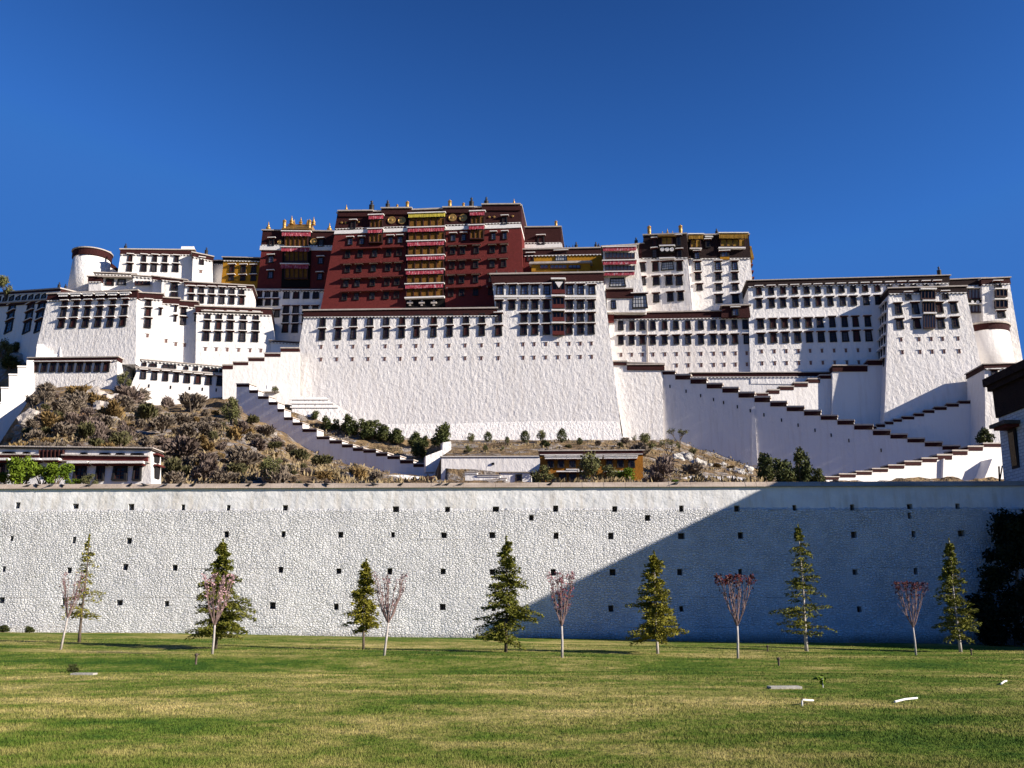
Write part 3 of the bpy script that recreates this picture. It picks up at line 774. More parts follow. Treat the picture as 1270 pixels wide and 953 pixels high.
# white belt below the parapet storey
slab('white_belt', M['ledge'], red, RF, [(416.5, 286.4), (645.2, 278.2), (645.4, 282.8), (415.6, 290.8)], 34, 0.28, 0.28)
for (x0, x1, y) in ((435, 441, 275.5), (623, 629, 269.5)):
    window(red, RF, (x0 + x1) / 2, y, y + 9.5, 6.5, 'std', True, 0.2)
for x, y in ((486, 274), (498.7, 274.4), (561.4, 271), (574.6, 271)): medallion(red, RF, x, y, 5.0, 0.35)
for x, y in ((607, 270), (613, 269.8), (636, 269), (424, 277), (429, 277), (445, 276)): medallion(red, RF, x, y, 1.4, 0.3)
# raised parapet sections with notches between them
for (x0, x1, yb, yt) in ((473.5, 511, 264, 258.6), (549.5, 588.5, 262, 257.6), (598, 645.5, 259, 254.0), (420, 463, 266.5, 262.0)):
    s = slab('raised_parapet', M['maroon'], red, RF, [(x0, yt + 1.4), (x1, yt + 1.0), (x1, yb + 3), (x0, yb + 3)], 3.0, 0.6)
    slab('coping', M['coping'], red, RF, [(x0 - .6, yt), (x1 + .6, yt - .4), (x1 + .6, yt + 1.0), (x0 - .6, yt + 1.4)], 3.4, 1.0, parent=s)
# central column of curtained balconies
slab('bay_back', M['dark'], red, RF, [(504.5, 266), (553, 264.5), (552, 381), (503.5, 382.5)], 0.3, 0.25)
tiers = [(267.3, 272.4, 'lemon', 284.0), (285, 290.4, 'pink', 300.5), (302, 307.6, 'pink', 318.6), (320, 325.3, 'pink', 335.6), (337.5, 343, 'pink', 353.4), (354.8, 360.3, 'pink', 370)]
for i, (a, b, mt, e) in enumerate(tiers):
    xl, xr = 507.4 - i * 0.75, 552.8 - i * 0.35
    bay(red, RF, xl + 1, b - 0.5, xr - 1, e, 'curtain', 0.7, 5)
    valance(red, RF, xl, a, xr, b, mt, 1.25, -1.4)
slab('ledge', M['ledge'], red, RF, [(503, 370.7), (552, 369), (552, 370.8), (503, 372.4)], 0, 1.6)
for x in (509, 523.5, 538.5):
    mb = MB(); P = RF.at(x, 376.5) + RF.nh * 0.45; n_ = RF.nh
    for a_, b_ in ((1.6, 0.5), (0.5, 1.7)):
        f = [P - RF.u * a_ * .55 - RF.v * b_ * .55, P + RF.u * a_ * .55 - RF.v * b_ * .55, P + RF.u * a_ * .55 + RF.v * b_ * .55, P - RF.u * a_ * .55 + RF.v * b_ * .55]
        mb.prism([p + n_ * 0.2 * a_ for p in f], [p - n_ * 0.2 for p in f])
    mb.obj('relief_ornament', M['coping'], red)
# two smaller corner balconies
for xl, xr, a in ((458.5, 476.4, 269.3), (583.3, 602, 264.8)):
    slab('bay_back', M['dark'], red, RF, [(xl, a - 2), (xr, a - 2.4), (xr - 1.5, a + 34), (xl - .5, a + 34.4)], 0.3, 0.5)
    valance(red, RF, xl, a, xr, a + 5.2, 'pink', 1.3, -.6)
    bay(red, RF, xl + 1.5, a + 5.4, xr - 1.2, a + 15, 'curtain', 0.8, 3)
    valance(red, RF, xl - 1.2, a + 17.4, xr - .8, a + 22.4, 'pink', 1.35, -.6)
    bay(red, RF, xl + .4, a + 22.6, xr - 2, a + 33.4, 'curtain', 0.8, 3)
finials(red, RF, [(428, 252.5, 262.5, 'gold'), (459.5, 247, 262, 'dark'), (470, 259, 267, 'gold'), (479.5, 246.5, 259, 'dark'), (491.5, 251.5, 259, 'banner'), (504, 247.5, 259, 'banner'),
                  (557, 246, 258, 'banner'), (574, 249.5, 258, 'banner'), (584, 243, 257, 'dark'), (602.5, 242.5, 255.5, 'dark'), (637, 245, 254.5, 'gold')])
# red wing to the right of it
RW_ = face(672, 308, 280, 6, 4)
rw = building('red_annex', 'small red block with a white belt and one gilded banner right of the red palace', RW_, (645, 281.5), (694.5, 281), (698, 330), (645, 330), 18, (21, 21), 'red', 1.4)
slab('white_belt', M['ledge'], rw, RW_, [(648, 304), (695.4, 302.6), (695.8, 307.4), (648, 309)], 18, 0.4, 0.4)
window(rw, RW_, 671, 294, 304.5, 8.5, 'std', True, 0.2)
finials(rw, RW_, [(689.3, 271.5, 281.2, 'banner'), (694, 278, 281.2, 'gold')])

# yellow house behind the central tower
YF = face(700, 338, 270, 6, 3)
yh = building('yellow_hall', 'ochre yellow hall with a dark frieze and skylight behind the central white tower', YF, (650, 309), (746.5, 307), (751, 362), (648, 362), 16, (9.5, 9.5), 'yellow', 1.4)
slab('red_wall_panel', M['red'], yh, YF, [(649.5, 318.5), (661.5, 318.3), (661.5, 340), (649.5, 340)], 0.2, 0.1)
window(yh, YF, 658, 315.5, 324.5, 8, 'grey'); window(yh, YF, 696, 312.5, 324.5, 14.5, 'big')
sk = slab('skylight_roof', M['coping'], yh, YF, [(658, 329.2), (733.5, 327.6), (735, 330), (657, 331.6)], 0.2, 3.0)
slab('skylight_wall', M['yellow'], yh, YF, [(660, 332), (732, 330.2), (732.5, 340), (660, 340)], 0.2, 2.2)
for xa, xb in ((671, 680), (683.5, 703), (706, 720)):
    bay(yh, YF, xa, 332.6, xb, 337, 'pane_sky_tint', 2.35, max(2, int((xb - xa) / 4)), 'skylight_glass')
mb = MB(); rr = random.Random(3)
for x in (699, 702, 705.5, 710, 715, 747, 750, 754, 757):
    P = YF.at(x, 306.6) - YF.nh * 3; mb.lathe([(0.18, -0.6), (0.22, .4), (.16, 1.0 + rr.random() * .6), (.06, 1.5 + rr.random() * .5)], P, 6)
mb.obj('roof_ornament', M['dark_metal'], yh)
finials(yh, YF, [(714.5, 298, 308, 'dark'), (739, 298, 307, 'dark'), (742.5, 300, 307, 'dark')])

# ------------------------------------------------------------------ east side: pink-valanced house, white towers, terrace wall
PF = face(770, 380, 262, 6, 3)
ph = building('balconied_house', 'narrow white house with three pink valances over long glazed galleries', PF, (747.5, 305.5), (790, 303), (802, 390), (750, 390), 14, None, 'white', 1.4)
slab('parapet', M['dark'], ph, PF, [(747, 306), (790, 303.6), (790, 308), (747, 309.5)], 14, 0.3, 0.2)
for a, b, c_, d_ in ((308.2, 313.2, 314.5, 322), (325, 330, 330.4, 337.4)):
    valance(ph, PF, 747.6, a + .8, 789, b + .8, 'pink', 1.2, -.8)
    bay(ph, PF, 751, c_, 787, d_, 'pane_grey', 0.6, 8, 'gallery_glass')
valance(ph, PF, 748.5, 339.6, 786.5, 344.2, 'pink', 1.2, -.5)
window(ph, PF, 766, 345.6, 356.4, 20, 'big', False)
slab('red_storey', M['maroon'], ph, PF, [(751.5, 361.5), (785, 361), (786, 371.6), (752, 372)], 1.0, 1.6)
slab('ledge', M['coping'], ph, PF, [(750.8, 360.2), (785.6, 359.7), (785.6, 361), (750.8, 361.5)], 1.0, 2.1)
slab('lower_wall', M['white_soft'], ph, PF, [(752.5, 372), (800, 371), (801, 389), (753, 389)], 1.0, 1.2)
window(ph, PF, 761, 374.6, 385.4, 7, 'blue', False, 1.2)
window(ph, PF, 793.7, 367.5, 385, 18, 'big', True, 1.2)

AF = face(845, 386, 266, 13, 4, 6)
ta = building('white_tower', 'white palace tower with a gilded porch roof and a row of round white emblems', AF, (799.5, 291), (850, 289.6), (859.5, 388), (789, 388), 22, (30.5, 31), 'white_warm', 1.4, 'maroon_dark')
slab('side_frieze', M['maroon'], ta, AF, [(789.5, 303.5), (799.2, 302.8), (799.2, 320.5), (789.2, 320.7)], 12, 0.2)
slab('side_coping', M['coping'], ta, AF, [(788.8, 302.4), (799.2, 301.6), (799.2, 302.8), (788.8, 303.5)], 12, 0.5)
slab('side_wall', M['white'], ta, AF, [(789.3, 320.6), (799.4, 320.4), (797, 388), (785, 388)], 12, 0.02)
row(ta, AF, [796.7, 813, 843], (326.5, 337.5), (324.5, 336.3), 7.6)
window(ta, AF, 828, 324.6, 335.6, 15.5, 'big')
row(ta, AF, [796.7, 814, 829.8, 842.6], (344, 354.4), (342.4, 354.2), 8.2)
row(ta, AF, [814, 831.6, 844.3], (364.6, 375.5), (362, 373.4), 8)
for (x, y0, y1, w) in ((812, 297.5, 307, 5), (842, 294, 306, 6), (812, 309.5, 321, 6), (843, 311, 320, 6)): window(ta, AF, x, y0, y1, w, 'std', True, 0.2)
bay(ta, AF, 821, 296, 833.5, 305.3, 'gold_cloth', 0.6, 2)
slab('emblem_panel', M['dark'], ta, AF, [(818.6, 307.6), (836.6, 307), (836.8, 315), (818.6, 315.6)], 0.3, 1.1)
for x in (821.8, 827.7, 833.4):
    P = AF.at(x, 311.3) + AF.nh * 1.15; mb = MB()
    mb.lathe([(0.62, 0), (0.62, .1), (0.42, .1), (0.40, .05), (0.2, .05), (0.2, .12), (.05, .12)], n=16)
    o = link('round_emblem', mb.mesh('round_emblem', M['ledge']), ta); o.matrix_local = Matrix.Translation(P - ta.location) @ AF.rot
for y in (306.2, 321.6):
    slab('ledge', M['ledge'], ta, AF, [(818, y), (837.4, y - .5), (837.4, y + 1.3 - .5), (818, y + 1.3)], 0, 1.5)
# gilded porch roof with ridge spires
def gold_roof(root, fc, x0, x1, ye, yr, spires, back=6.0):
    e0, e1 = fc.at(x0, ye) + fc.nh * 1.6, fc.at(x1, ye) + fc.nh * 1.6
    r0, r1 = fc.at(x0 + (x1 - x0) * .10, yr) - fc.nh * back * .4, fc.at(x1 - (x1 - x0) * .10, yr) - fc.nh * back * .4
    b0, b1 = e0 - fc.nh * (back + 2.5), e1 - fc.nh * (back + 2.5)
    mb = MB(); n = 26
    for i in range(n):
        t0, t1 = i / n, (i + 0.62) / n; t2 = (i + 1) / n
        A, B = e0.lerp(e1, t0), e0.lerp(e1, t1); Cc, D = r0.lerp(r1, t1), r0.lerp(r1, t0)
        mid = lambda p, q: p.lerp(q, .5) - Vector((0, 0, 0.25))
        up = Vector((0, 0, .14))
        mb.add([A + up, B + up, mid(B, Cc) + up, mid(A, D) + up, Cc + up, D + up, A - up, B - up], [[0, 1, 2, 3], [3, 2, 4, 5], [6, 7, 1, 0]])
        A, B = e0.lerp(e1, t1), e0.lerp(e1, t2); Cc, D = r0.lerp(r1, t2), r0.lerp(r1, t1)
        mb.add([A, B, mid(B, Cc), mid(A, D), Cc, D, A - up, B - up], [[0, 1, 2, 3], [3, 2, 4, 5], [6, 7, 1, 0]])
    mb.add([r0, r1, b1, b0], [[0, 1, 2, 3]]); mb.add([e0, r0, b0], [[0, 1, 2]]); mb.add([e1, b1, r1], [[0, 1, 2]])
    mb.add([e0 - Vector((0, 0, .14)), e1 - Vector((0, 0, .14)), b1, b0], [[3, 2, 1, 0]])
    rt = mb.obj('gilded_roof', M['gold'], root)
    mb = MB(); mb.tube([r0 - fc.u * .5 + Vector((0, 0, .5)), r0 + Vector((0, 0, .12)), r1 + Vector((0, 0, .12)), r1 + fc.u * .5 + Vector((0, 0, .5))], [.12, .26, .26, .12])
    for t, hgt in spires:
        mb.lathe([(r * hgt * .8, z * hgt) for r, z in [(0.30, 0), (.16, .12), (.30, .3), (.10, .5), (.16, .56), (.05, .85), (0.01, 1.0)]], r0.lerp(r1, t) + Vector((0, 0, .2)), 10)
    mb.obj('ridge_ornament', M['gold'], root, parent=rt)
gold_roof(ta, AF, 816, 838.5, 294.2, 288.6, [(0.15, 1.3), (0.5, 2.0), (0.85, 1.3)])
finials(ta, AF, [(805, 277.5, 290.5, 'banner'), (844, 276.5, 289.6, 'banner'), (788.6, 292.5, 302.6, 'dark')])

CF = face(890, 386, 272, 6, 4)
tc_ = building('white_tower', 'white palace tower hung with golden yellow valances along its dark frieze', CF, (850, 291), (927.4, 290.4), (937, 388), (854, 388), 24, (31, 31), 'white', 1.4, 'maroon_dark')
for y0, y1, xs in ((325.4, 335.8, [865.7, 891, 911.6]), (339, 348.2, [865.8, 891.2, 911.8]), (352.8, 360.8, [867.6, 891.7, 912.3])): row(tc_, CF, xs, (y0, y1), (y0 - .2, y1 - .2), 7.6, 'blue' if y0 < 330 else 'std')
row(tc_, CF, [892, 912.4], (366, 376.4), (366, 376.4), 8.6)
window(tc_, CF, 864.7, 313, 322.4, 7, 'blue', True, 0.25); window(tc_, CF, 898.7, 313, 319.4, 11, 'blue', True, 0.25)
window(tc_, CF, 878, 299, 308, 5.5, 'std', True, .25)
slab('yellow_panel', M['yellow'], tc_, CF, [(893, 319.6), (904.5, 319.6), (904.5, 322.4), (893, 322.4)], 0.1, 0.5)
valance(tc_, CF, 853.5, 293, 872, 299, 'gold_cloth', 1.3); bay(tc_, CF, 856.5, 299, 868.5, 309, 'gold_cloth', 0.6, 2)
valance(tc_, CF, 891, 291.8, 926.8, 298.4, 'gold_cloth', 1.4); bay(tc_, CF, 893.5, 298.4, 923.5, 307.6, 'gold_cloth', 0.6, 4)
slab('ledge', M['ledge'], tc_, CF, [(890.5, 308.6), (924, 308.6), (924, 310.2), (890.5, 310.2)], 0, 1.4)
slab('ledge', M['ledge'], tc_, CF, [(855, 309.6), (870, 309.6), (870, 310.8), (855, 310.8)], 0, 1.4)
slab('ledge', M['ledge'], tc_, CF, [(874, 294.5), (884, 294.5), (884, 295.8), (874, 295.8)], 0, 1.2)
# gold cloth on the right flank and its stepped ledges
mb = MB()
for (ya, yb, o1) in ((304, 319, 0.9),):
    P = CF.at(928, ya); Q = CF.at(929.5, yb)
    for i in range(10):
        a_ = P - CF.nh * (1 + i * 1.6); b_ = Q - CF.nh * (1 + i * 1.6); w_ = 0.25 if i % 2 else 0.6
        f = [b_ + CF.u * 0.2, b_ + CF.u * (o1 + w_), a_ + CF.u * (o1 * .5 + w_), a_ + CF.u * 0.2]
        mb.prism(f, [p - CF.nh * 1.6 for p in f])
mb.obj('side_valance', M['gold_cloth'], tc_)
for ya in (326, 334, 342, 350):
    P = CF.at(930 + (ya - 320) * 0.1, ya); mb = MB()
    for i in range(3):
        mb = MB(); p = P - CF.nh * (2.5 + i * 4.5)
        f = [p - Vector((0, 0, 1.6)), p + CF.u * 0.5 - Vector((0, 0, 1.6)), p + CF.u * 0.5, p]
        mb.prism(f, [q - CF.nh * 2 for q in f], 0)
        f = [p - CF.u * .3, p + CF.u * 1.1, p + CF.u * 1.1 + Vector((0, 0, .4)), p - CF.u * .3 + Vector((0, 0, .4))]
        mb.prism([q + CF.nh * .4 for q in f], [q - CF.nh * 2.4 for q in f], 1)
        mb.obj('side_window', [M['black_paint'], M['lintel_red']], tc_)
finials(tc_, CF, [(889.6, 281.5, 290.6, 'dark'), (920, 288, 290.6, 'dark')])

WF2 = face(860, 460, 261.5, 6, 4)
tw = building('terrace_wall_block', 'long low white block with two window rows and a maroon frieze below the white towers', WF2, (755, 388), (928, 384.6), (934, 475), (757, 470), 22, (9.5, 10.5), 'white_warm', cop=1.4)
row(tw, WF2, [770, 784, 796.7, 810, 824.5, 838.6, 853.4, 869.4, 885, 897, 911.4, 924.6], (399, 410), (397.4, 408.6), 7, 'std', False)
row(tw, WF2, [770.2, 783.6, 796.8, 810, 824.6, 839, 853.8, 869.8, 885.2, 898.4, 912, 926.2], (417.4, 427.8), (415, 427), 7.2)
vents(tw, WF2, [770.5, 783.8, 797, 810.4, 825, 839.5, 854.5, 870, 885.6, 898.7, 912.6, 926.2], 440.3, 438.4)
vents(tw, WF2, [839.5, 854, 870, 885.6, 898.7, 912.6, 926.5], 453.5, 452.2)
kb = building('roof_kiosk', 'small dark red kiosk with one window on the terrace left of the long east block', Face(WF2.P + WF2.nh * 0.6, 6, 2), (896, 378.6), (929, 378), (931, 394), (894.5, 394), 9, None, 'maroon', 1.4)
window(kb, Face(WF2.P + WF2.nh * 0.6, 6, 2), 912.4, 383, 392, 9, 'blue', True)
mb = MB(); P = WF2.at(802, 402)
pp = [WF2.at(802.4, 398), WF2.at(803.2, 462)]
mb.tube([p + WF2.nh * .3 for p in pp], [.22, .22], 6); mb.obj('drain_pipe', M['coping'], tw)

EF = face(1000, 455, 260.5, 6, 4)
eb = building('east_wing', 'long white east wing with four rows of black windows under a dark straight roof line', EF, (927.6, 348), (1176.5, 341.4), (1180, 480), (931, 476), 26, (8.8, 11), 'white_pale', cop=1.0, frieze='maroon_dark')
xr1 = [941.6, 956.7, 971.4, 986, 1000.7, 1014.7, 1029.4, 1044, 1058.4, 1073.3, 1088.6, 1103.6, 1118.8, 1133.4, 1149, 1163]
row(eb, EF, xr1, (356.8, 366.4), (350.4, 360), 7.4)
row(eb, EF, [942, 957.6, 971.8, 986.9, 1001.5, 1015.6, 1030.4, 1045.8, 1059.3, 1074.8, 1089.5, 1104.5], (371.6, 382.2), (367.4, 378), 7.6)
row(eb, EF, [943.8, 959.1, 973.7, 988.4, 1003.4, 1017.5, 1032.7, 1048, 1061.6, 1076.7], (396.4, 408.2), (393.2, 405.4), 7.8)
row(eb, EF, [944.4, 959.9, 974.8, 989.8, 1004.3, 1019, 1033.8, 1048.9, 1063, 1078], (414.2, 426.2), (410.6, 423.8), 8)
vents(eb, EF, [945, 960.8, 975.5, 990.5, 1004.9, 1019.6, 1034.7, 1049.3, 1064.2, 1079], 436.2, 434.6)
vents(eb, EF, [945.6, 961.3, 976, 991, 1005.7, 1020.7, 1035.4, 1050.6, 1065.3], 451, 449.6)
finials(eb, EF, [(1167, 328.5, 341, 'dark')])

QF = face(1150, 470, 252, 6, 6)
et = building('east_tower', 'battered white corner tower with a glazed central bay and shaded left flank', QF, (1102.6, 357), (1197, 354.6), (1233, 535), (1096.5, 530), 24, (8.6, 9.4), cop=1.5, frieze='maroon_dark')
window(et, QF, 1127, 364.6, 372.6, 8, 'std'); window(et, QF, 1173, 363.6, 371.6, 8, 'std')
row(et, QF, [1115.2, 1136.2, 1166.2, 1184], (377.4, 390.6), (375.6, 388.6), 8.6)
row(et, QF, [1116.8, 1137.8, 1168, 1185.8], (396.8, 408.6), (395, 407.4), 8.6)
for a, b, w in ((361.5, 372.4, 17), (376, 389, 14), (391.5, 408.6, 13.6)):
    cx = 1150 + (a - 362) * 0.06
    s = bay(et, QF, cx - w / 2, a, cx + w / 2, b, 'pane_grey' if a > 390 else 'pane', 0.7, 4, 'bay_window')
    slab('canopy', M['ledge'], et, QF, [(cx - w / 2 - 1.4, a - 2.2), (cx + w / 2 + 1.4, a - 2.2), (cx + w / 2 + 1.4, a - .5), (cx - w / 2 - 1.4, a - .5)], 0, 1.4, parent=s)
vents(et, QF, [1118, 1140, 1155.4, 1169.5, 1188.8], 421.4, 420.2); vents(et, QF, [1119.6, 1141.4, 1156.5, 1171.3, 1190.2], 437.2, 436)
# windows of the shaded left flank
nL = -QF.u
for y0 in (372, 386, 400, 414, 428, 442):
    P = QF.at(edge_x((1102.6, 357), (1096.5, 530), y0), y0)
    for i in range(5):
        mb = MB(); p = P - QF.nh * (1.6 + i * 2.6) + nL * 0.05
        f = [p - Vector((0, 0, 2.2)), p + nL * 0.28 - Vector((0, 0, 2.2)), p + nL * 0.2, p]
        mb.prism(f[::-1], [q - QF.nh * 1.3 for q in f[::-1]], 0)
        f = [p - nL * .3, p + nL * .8, p + nL * .8 + Vector((0, 0, .35)), p - nL * .3 + Vector((0, 0, .35))]
        mb.prism([q + QF.nh * .4 for q in f[::-1]], [q - QF.nh * 1.7 for q in f[::-1]], 1)
        mb.obj('side_window', [M['black_paint'], M['ledge']], et)

FF = face(1235, 400, 277, 4, 5)
fe = building('far_east_house', 'white house with stacked bay windows at the far right beyond the corner tower', FF, (1217.5, 345.2), (1251, 343.8), (1274, 480), (1222, 480), 16, (9, 9), cop=1.3)
window(fe, FF, 1237.6, 350.5, 357.6, 9, 'std', True, .25)
for a, b, w in ((361, 369.6, 14), (374, 383.4, 15)): bay(fe, FF, 1240.4 - w / 2, a, 1240.4 + w / 2, b, 'pane', 0.8, 3, 'bay_window'); slab('ledge', M['ledge'], fe, FF, [(1240.4 - w / 2 - 1.5, a - 2), (1240.4 + w / 2 + 1, a - 2), (1240.4 + w / 2 + 1, a - .7), (1240.4 - w / 2 - 1.5, a - .7)], 0, 1.3)
window(fe, FF, 1242.4, 386.4, 394.4, 10, 'std')
GF = face(1205, 400, 279, 6, 4)
gl = building('gallery_house', 'dark timber house with glazed galleries between the corner tower and the far white house', GF, (1176, 346.6), (1222, 344.6), (1226, 420), (1176, 420), 14, (10, 10), 'white', 1.2, 'maroon_dark')
for a, b in ((360, 372), (380, 389)):
    bay(gl, GF, 1196, a, 1224, b, 'pane_grey', 0.7, 7, 'gallery_glass'); slab('ledge', M['ledge'], gl, GF, [(1195, a - 2.4), (1225, a - 2.4), (1225, a - 1), (1195, a - 1)], 0, 1.4)
slab('emblem_panel', M['dark'], gl, GF, [(1199, 374), (1226, 373.5), (1226.5, 378.6), (1199.5, 379)], 0.2, 1.3)
for x in (1204, 1210.5, 1217, 1223):
    mb = MB().lathe([(0.42, 0), (0.42, .1), (0.05, .1)], n=12); o = link('round_emblem', mb.mesh('round_emblem', M['ledge']), gl); o.matrix_local = Matrix.Translation(GF.at(x, 376.3) + GF.nh * 1.32 - gl.location) @ GF.rot
# round bastion
c_top = at(1234, 398, 252); c_bot = at(1238, 452, 247)
rb = thing('round_bastion', 'bright white round bastion with a maroon rim at the far right', 'bastion', (c_bot.x, c_bot.y + 6, c_bot.z - 3))
r_t = 28.5 / FPX * 252; r_b = 32 / FPX * 250
cc = Vector((c_top.x, c_top.y + r_t, 0))
MB().lathe([(r_b, c_bot.z - 6), (r_t, c_top.z - .8)], cc, 40).obj('wall', M['white_soft'], rb, True)
MB().lathe([(r_t + .15, c_top.z - 2.4), (r_t + .25, c_top.z - .6)], cc, 40).obj('frieze', M['maroon'], rb)
MB().lathe([(r_t + .6, c_top.z - .6), (r_t + .6, c_top.z - .1)], cc, 40).obj('coping', M['coping'], rb)
GP = face(1244, 470, 240, 2, 3)
lg = building('lower_lodge', 'small white lodge with a maroon cornice tucked behind the gatehouse roof', GP, (1221, 451.5), (1268.5, 450), (1280, 590), (1223, 590), 10, (7, 7), cop=1.2)
window(lg, GP, 1234, 459.5, 467.5, 8, 'std'); window(lg, GP, 1254, 459, 467, 9, 'std')
bay(lg, GP, 1246, 462, 1256, 474, 'curtain', .5, 2)
# ------------------------------------------------------------------ west side
B7 = face(370, 358, 281, 6, 5)
wr = building('west_red_tower', 'shadowed dark red tower with a gilded roof and yellow curtains left of the red palace', B7, (327, 285), (424, 286.8), (428, 372), (317, 372), 22, (20, 19), 'red', 1.4)
slab('white_belt', M['ledge'], wr, B7, [(324.6, 305.4), (424, 306.6), (424, 311.4), (323.8, 310.6)], 22, .4, .4)
for x, y0, y1 in ((337, 297, 306), (398, 297.5, 307), (335.7, 317.6, 326.6), (335.2, 337, 346), (397.4, 319.6, 328), (396.4, 339, 347.6)): window(wr, B7, x, y0, y1, 6.6, 'blue' if y0 > 310 else 'std', True, .25 if y0 < 310 else 0)
slab('bay_back', M['dark'], wr, B7, [(352, 286), (387, 286.4), (384, 357), (349, 357)], .3, .3)
for a, b, e in ((289, 294.8, 308), (308.6, 313.8, 326), (329.4, 334.8, 347)):
    valance(wr, B7, 351 - (a - 289) * .03, a, 386.5 - (a - 289) * .06, b, 'pink', 1.2, .4); bay(wr, B7, 354.4, b - .3, 382.4, e, 'curtain', .7, 5)
medallion(wr, B7, 389.4, 300.4, 4.2, .4); medallion(wr, B7, 347.6, 301, 3, .4)
gold_roof(wr, B7, 351, 388, 286, 275.6, [(.22, 2.0), (.5, 2.8), (.78, 2.0)], 7)
for x in (353.6, 384.6): finials(wr, B7, [(x, 273.6, 285.4, 'banner')], -1.0)
finials(wr, B7, [(331, 273.6, 285, 'gold'), (407, 275, 286.4, 'gold'), (360, 266, 276, 'gold'), (387.4, 267.6, 277, 'gold')])
B7b = Face(B7.P + B7.nh * 1.2, 6, 4)
wl = building('shadowed_white_wing', 'shadowed white wing with tall columns of black windows under the west red tower', B7b, (310, 358.5), (402, 359.5), (392, 440), (308, 440), 16, (3, 3), 'white', 1.2)
for xs, ys in (([355, 367, 379.5, 391.5], (361.5, 371)), ([354.4, 366.4, 378.6, 390.4], (380, 389.6)), ([354, 366, 378], (391.6, 401)), ([353.4, 365.4, 377.6], (403, 413))): row(wl, B7b, xs, ys, ys, 7.4)
for xs, ys in (([321.5, 331.5, 341.5], (362, 370)), ([322, 332, 341.8], (372, 379.6)), ([335, 343], (385, 394))): row(wl, B7b, xs, ys, ys, 6.6)

OY = face(300, 350, 283, 6, 4)
oy = building('yellow_house', 'half shadowed ochre yellow house with a black frieze left of the west red tower', OY, (277.6, 318.6), (330, 320), (330, 365), (273, 365), 14, (5.5, 5.5), 'yellow', 1.1, 'dark')
row(oy, OY, [287.4, 301.6, 314.4], (329.4, 338.4), (330, 339), 6.6); row(oy, OY, [286.6, 301, 314], (342, 348.4), (342.4, 349), 6.6)
ob = building('linking_wall', 'small shaded white wall linking the yellow house to the white block beside it', face(268, 345, 286, 30, 3), (263, 322.6), (278, 323), (277, 356), (263, 356), 8, (6, 6), 'white_soft', 1.0, 'dark')

F4 = face(200, 345, 276, -12, 4)
u4 = building('upper_white_block', 'small white upper block with ten paired windows beside the round tower', F4, (150.6, 309), (240.4, 309.6), (243, 352), (144, 352), 14, (7.6, 7.6), cop=1.2)
row(u4, F4, [161.2, 178.3, 191.8, 204.5, 218.7], (317, 324.6), (318.4, 326), 6); row(u4, F4, [160.4, 178, 190.6, 203.8, 217.6], (327.4, 337), (328.4, 337.6), 7)
F4b = face(250, 345, 278, -22, 4)
u4b = building('white_side_block', 'small white block with one window joined to the right of the upper white block', F4b, (239.6, 312.6), (263.4, 318), (264, 352), (238, 352), 12, (7, 7), cop=1.2)
window(u4b, F4b, 250, 321, 328.6, 6, 'std'); vents(u4b, F4b, [249], 337, 337, 3, 3.6)
slab('roof_hut', M['white_soft'], u4, F4, [(224.6, 305), (240.4, 305), (240.6, 309.4), (224, 309.4)], 6, -.6)
finials(u4, F4, [(154.6, 300, 308.6, 'dark')]); finials(u4b, F4b, [(256, 305, 315, 'dark')])
# round tower
rt_c = at(105, 306, 286); rt_b = at(103, 358, 286)
rt = thing('round_tower', 'round white tower with a dark red rim standing against the sky on the left', 'tower', (rt_c.x, rt_c.y + 6, rt_b.z - 4))
cc = Vector((rt_c.x, rt_c.y + 6, 0)); r0, r1 = 22.4 / FPX * 290, 27 / FPX * 290
MB().lathe([(r1, rt_b.z - 4), (r0, rt_c.z - .8)], cc, 40).obj('wall', M['white'], rt, True)
MB().lathe([(r0 + .1, rt_c.z - 2.6), (r0 + .5, rt_c.z - 2.5), (r0 + .5, rt_c.z - .35)], cc, 40).obj('frieze', M['maroon'], rt)
MB().lathe([(r0 + .8, rt_c.z - .35), (r0 + .8, rt_c.z)], cc, 40).obj('coping', M['coping'], rt)
RTF = face(140, 345, 284, -25, 2)
rp_ = building('tower_buttress', 'white stepped buttress with a maroon edge on the right side of the round tower', RTF, (126, 309), (136, 313), (140, 352), (126, 352), 5, None, 'white_soft', .8)
polywall('edge_cap', M['maroon'], rp_, RTF, [(127, 320), (135, 324), (147, 334), (147, 338), (134, 329), (127, 326)], 5, .25)
polywall('wing', M['white_soft'], rp_, RTF, [(127, 326.2), (134, 329.2), (147, 338.2), (147, 352), (127, 352)], 4.6, .05)

# small roof houses in front of it
H1 = face(145, 358, 268, -8, 2)
h1 = building('roof_house', 'low white roof house with two square windows before the round tower', H1, (118, 337.6), (168, 339.6), (168, 362), (118, 362), 8, (3.4, 3.4), 'white_soft', 1.1)
window(h1, H1, 135.7, 346.4, 354.4, 10.5, 'std', False); window(h1, H1, 150.6, 346.4, 354, 10.5, 'grey', False)
slab('terrace_roof', M['coping'], h1, H1, [(123, 344.0), (166, 345.2), (167, 346.2), (122, 345)], .2, 1.6)
h2 = building('red_roof_turret', 'small square turret with a maroon top left of the low roof house', face(118, 358, 266, 4, 2), (110.4, 342.6), (125.4, 342.6), (126, 362), (110, 362), 5, (8, 8), 'white_soft', 1)
h3 = building('roof_loggia', 'small dark loggia with a pale ledge beside the low roof house', face(178, 358, 266, -12, 2), (165, 341), (189, 343), (190, 364), (165, 364), 7, (3, 3), 'white_soft', 1)
bay(h3, face(178, 358, 266, -12, 2), 168, 349.4, 186, 354.4, 'pane', .5, 4, 'loggia_opening')
h4 = building('white_roof_turret', 'narrow white turret with a maroon frieze between the loggia and the upper terrace', face(195, 360, 263, -10, 2), (189.6, 342), (201, 343.6), (201, 372), (189, 372), 6, (6, 6), 'white_soft', 1)

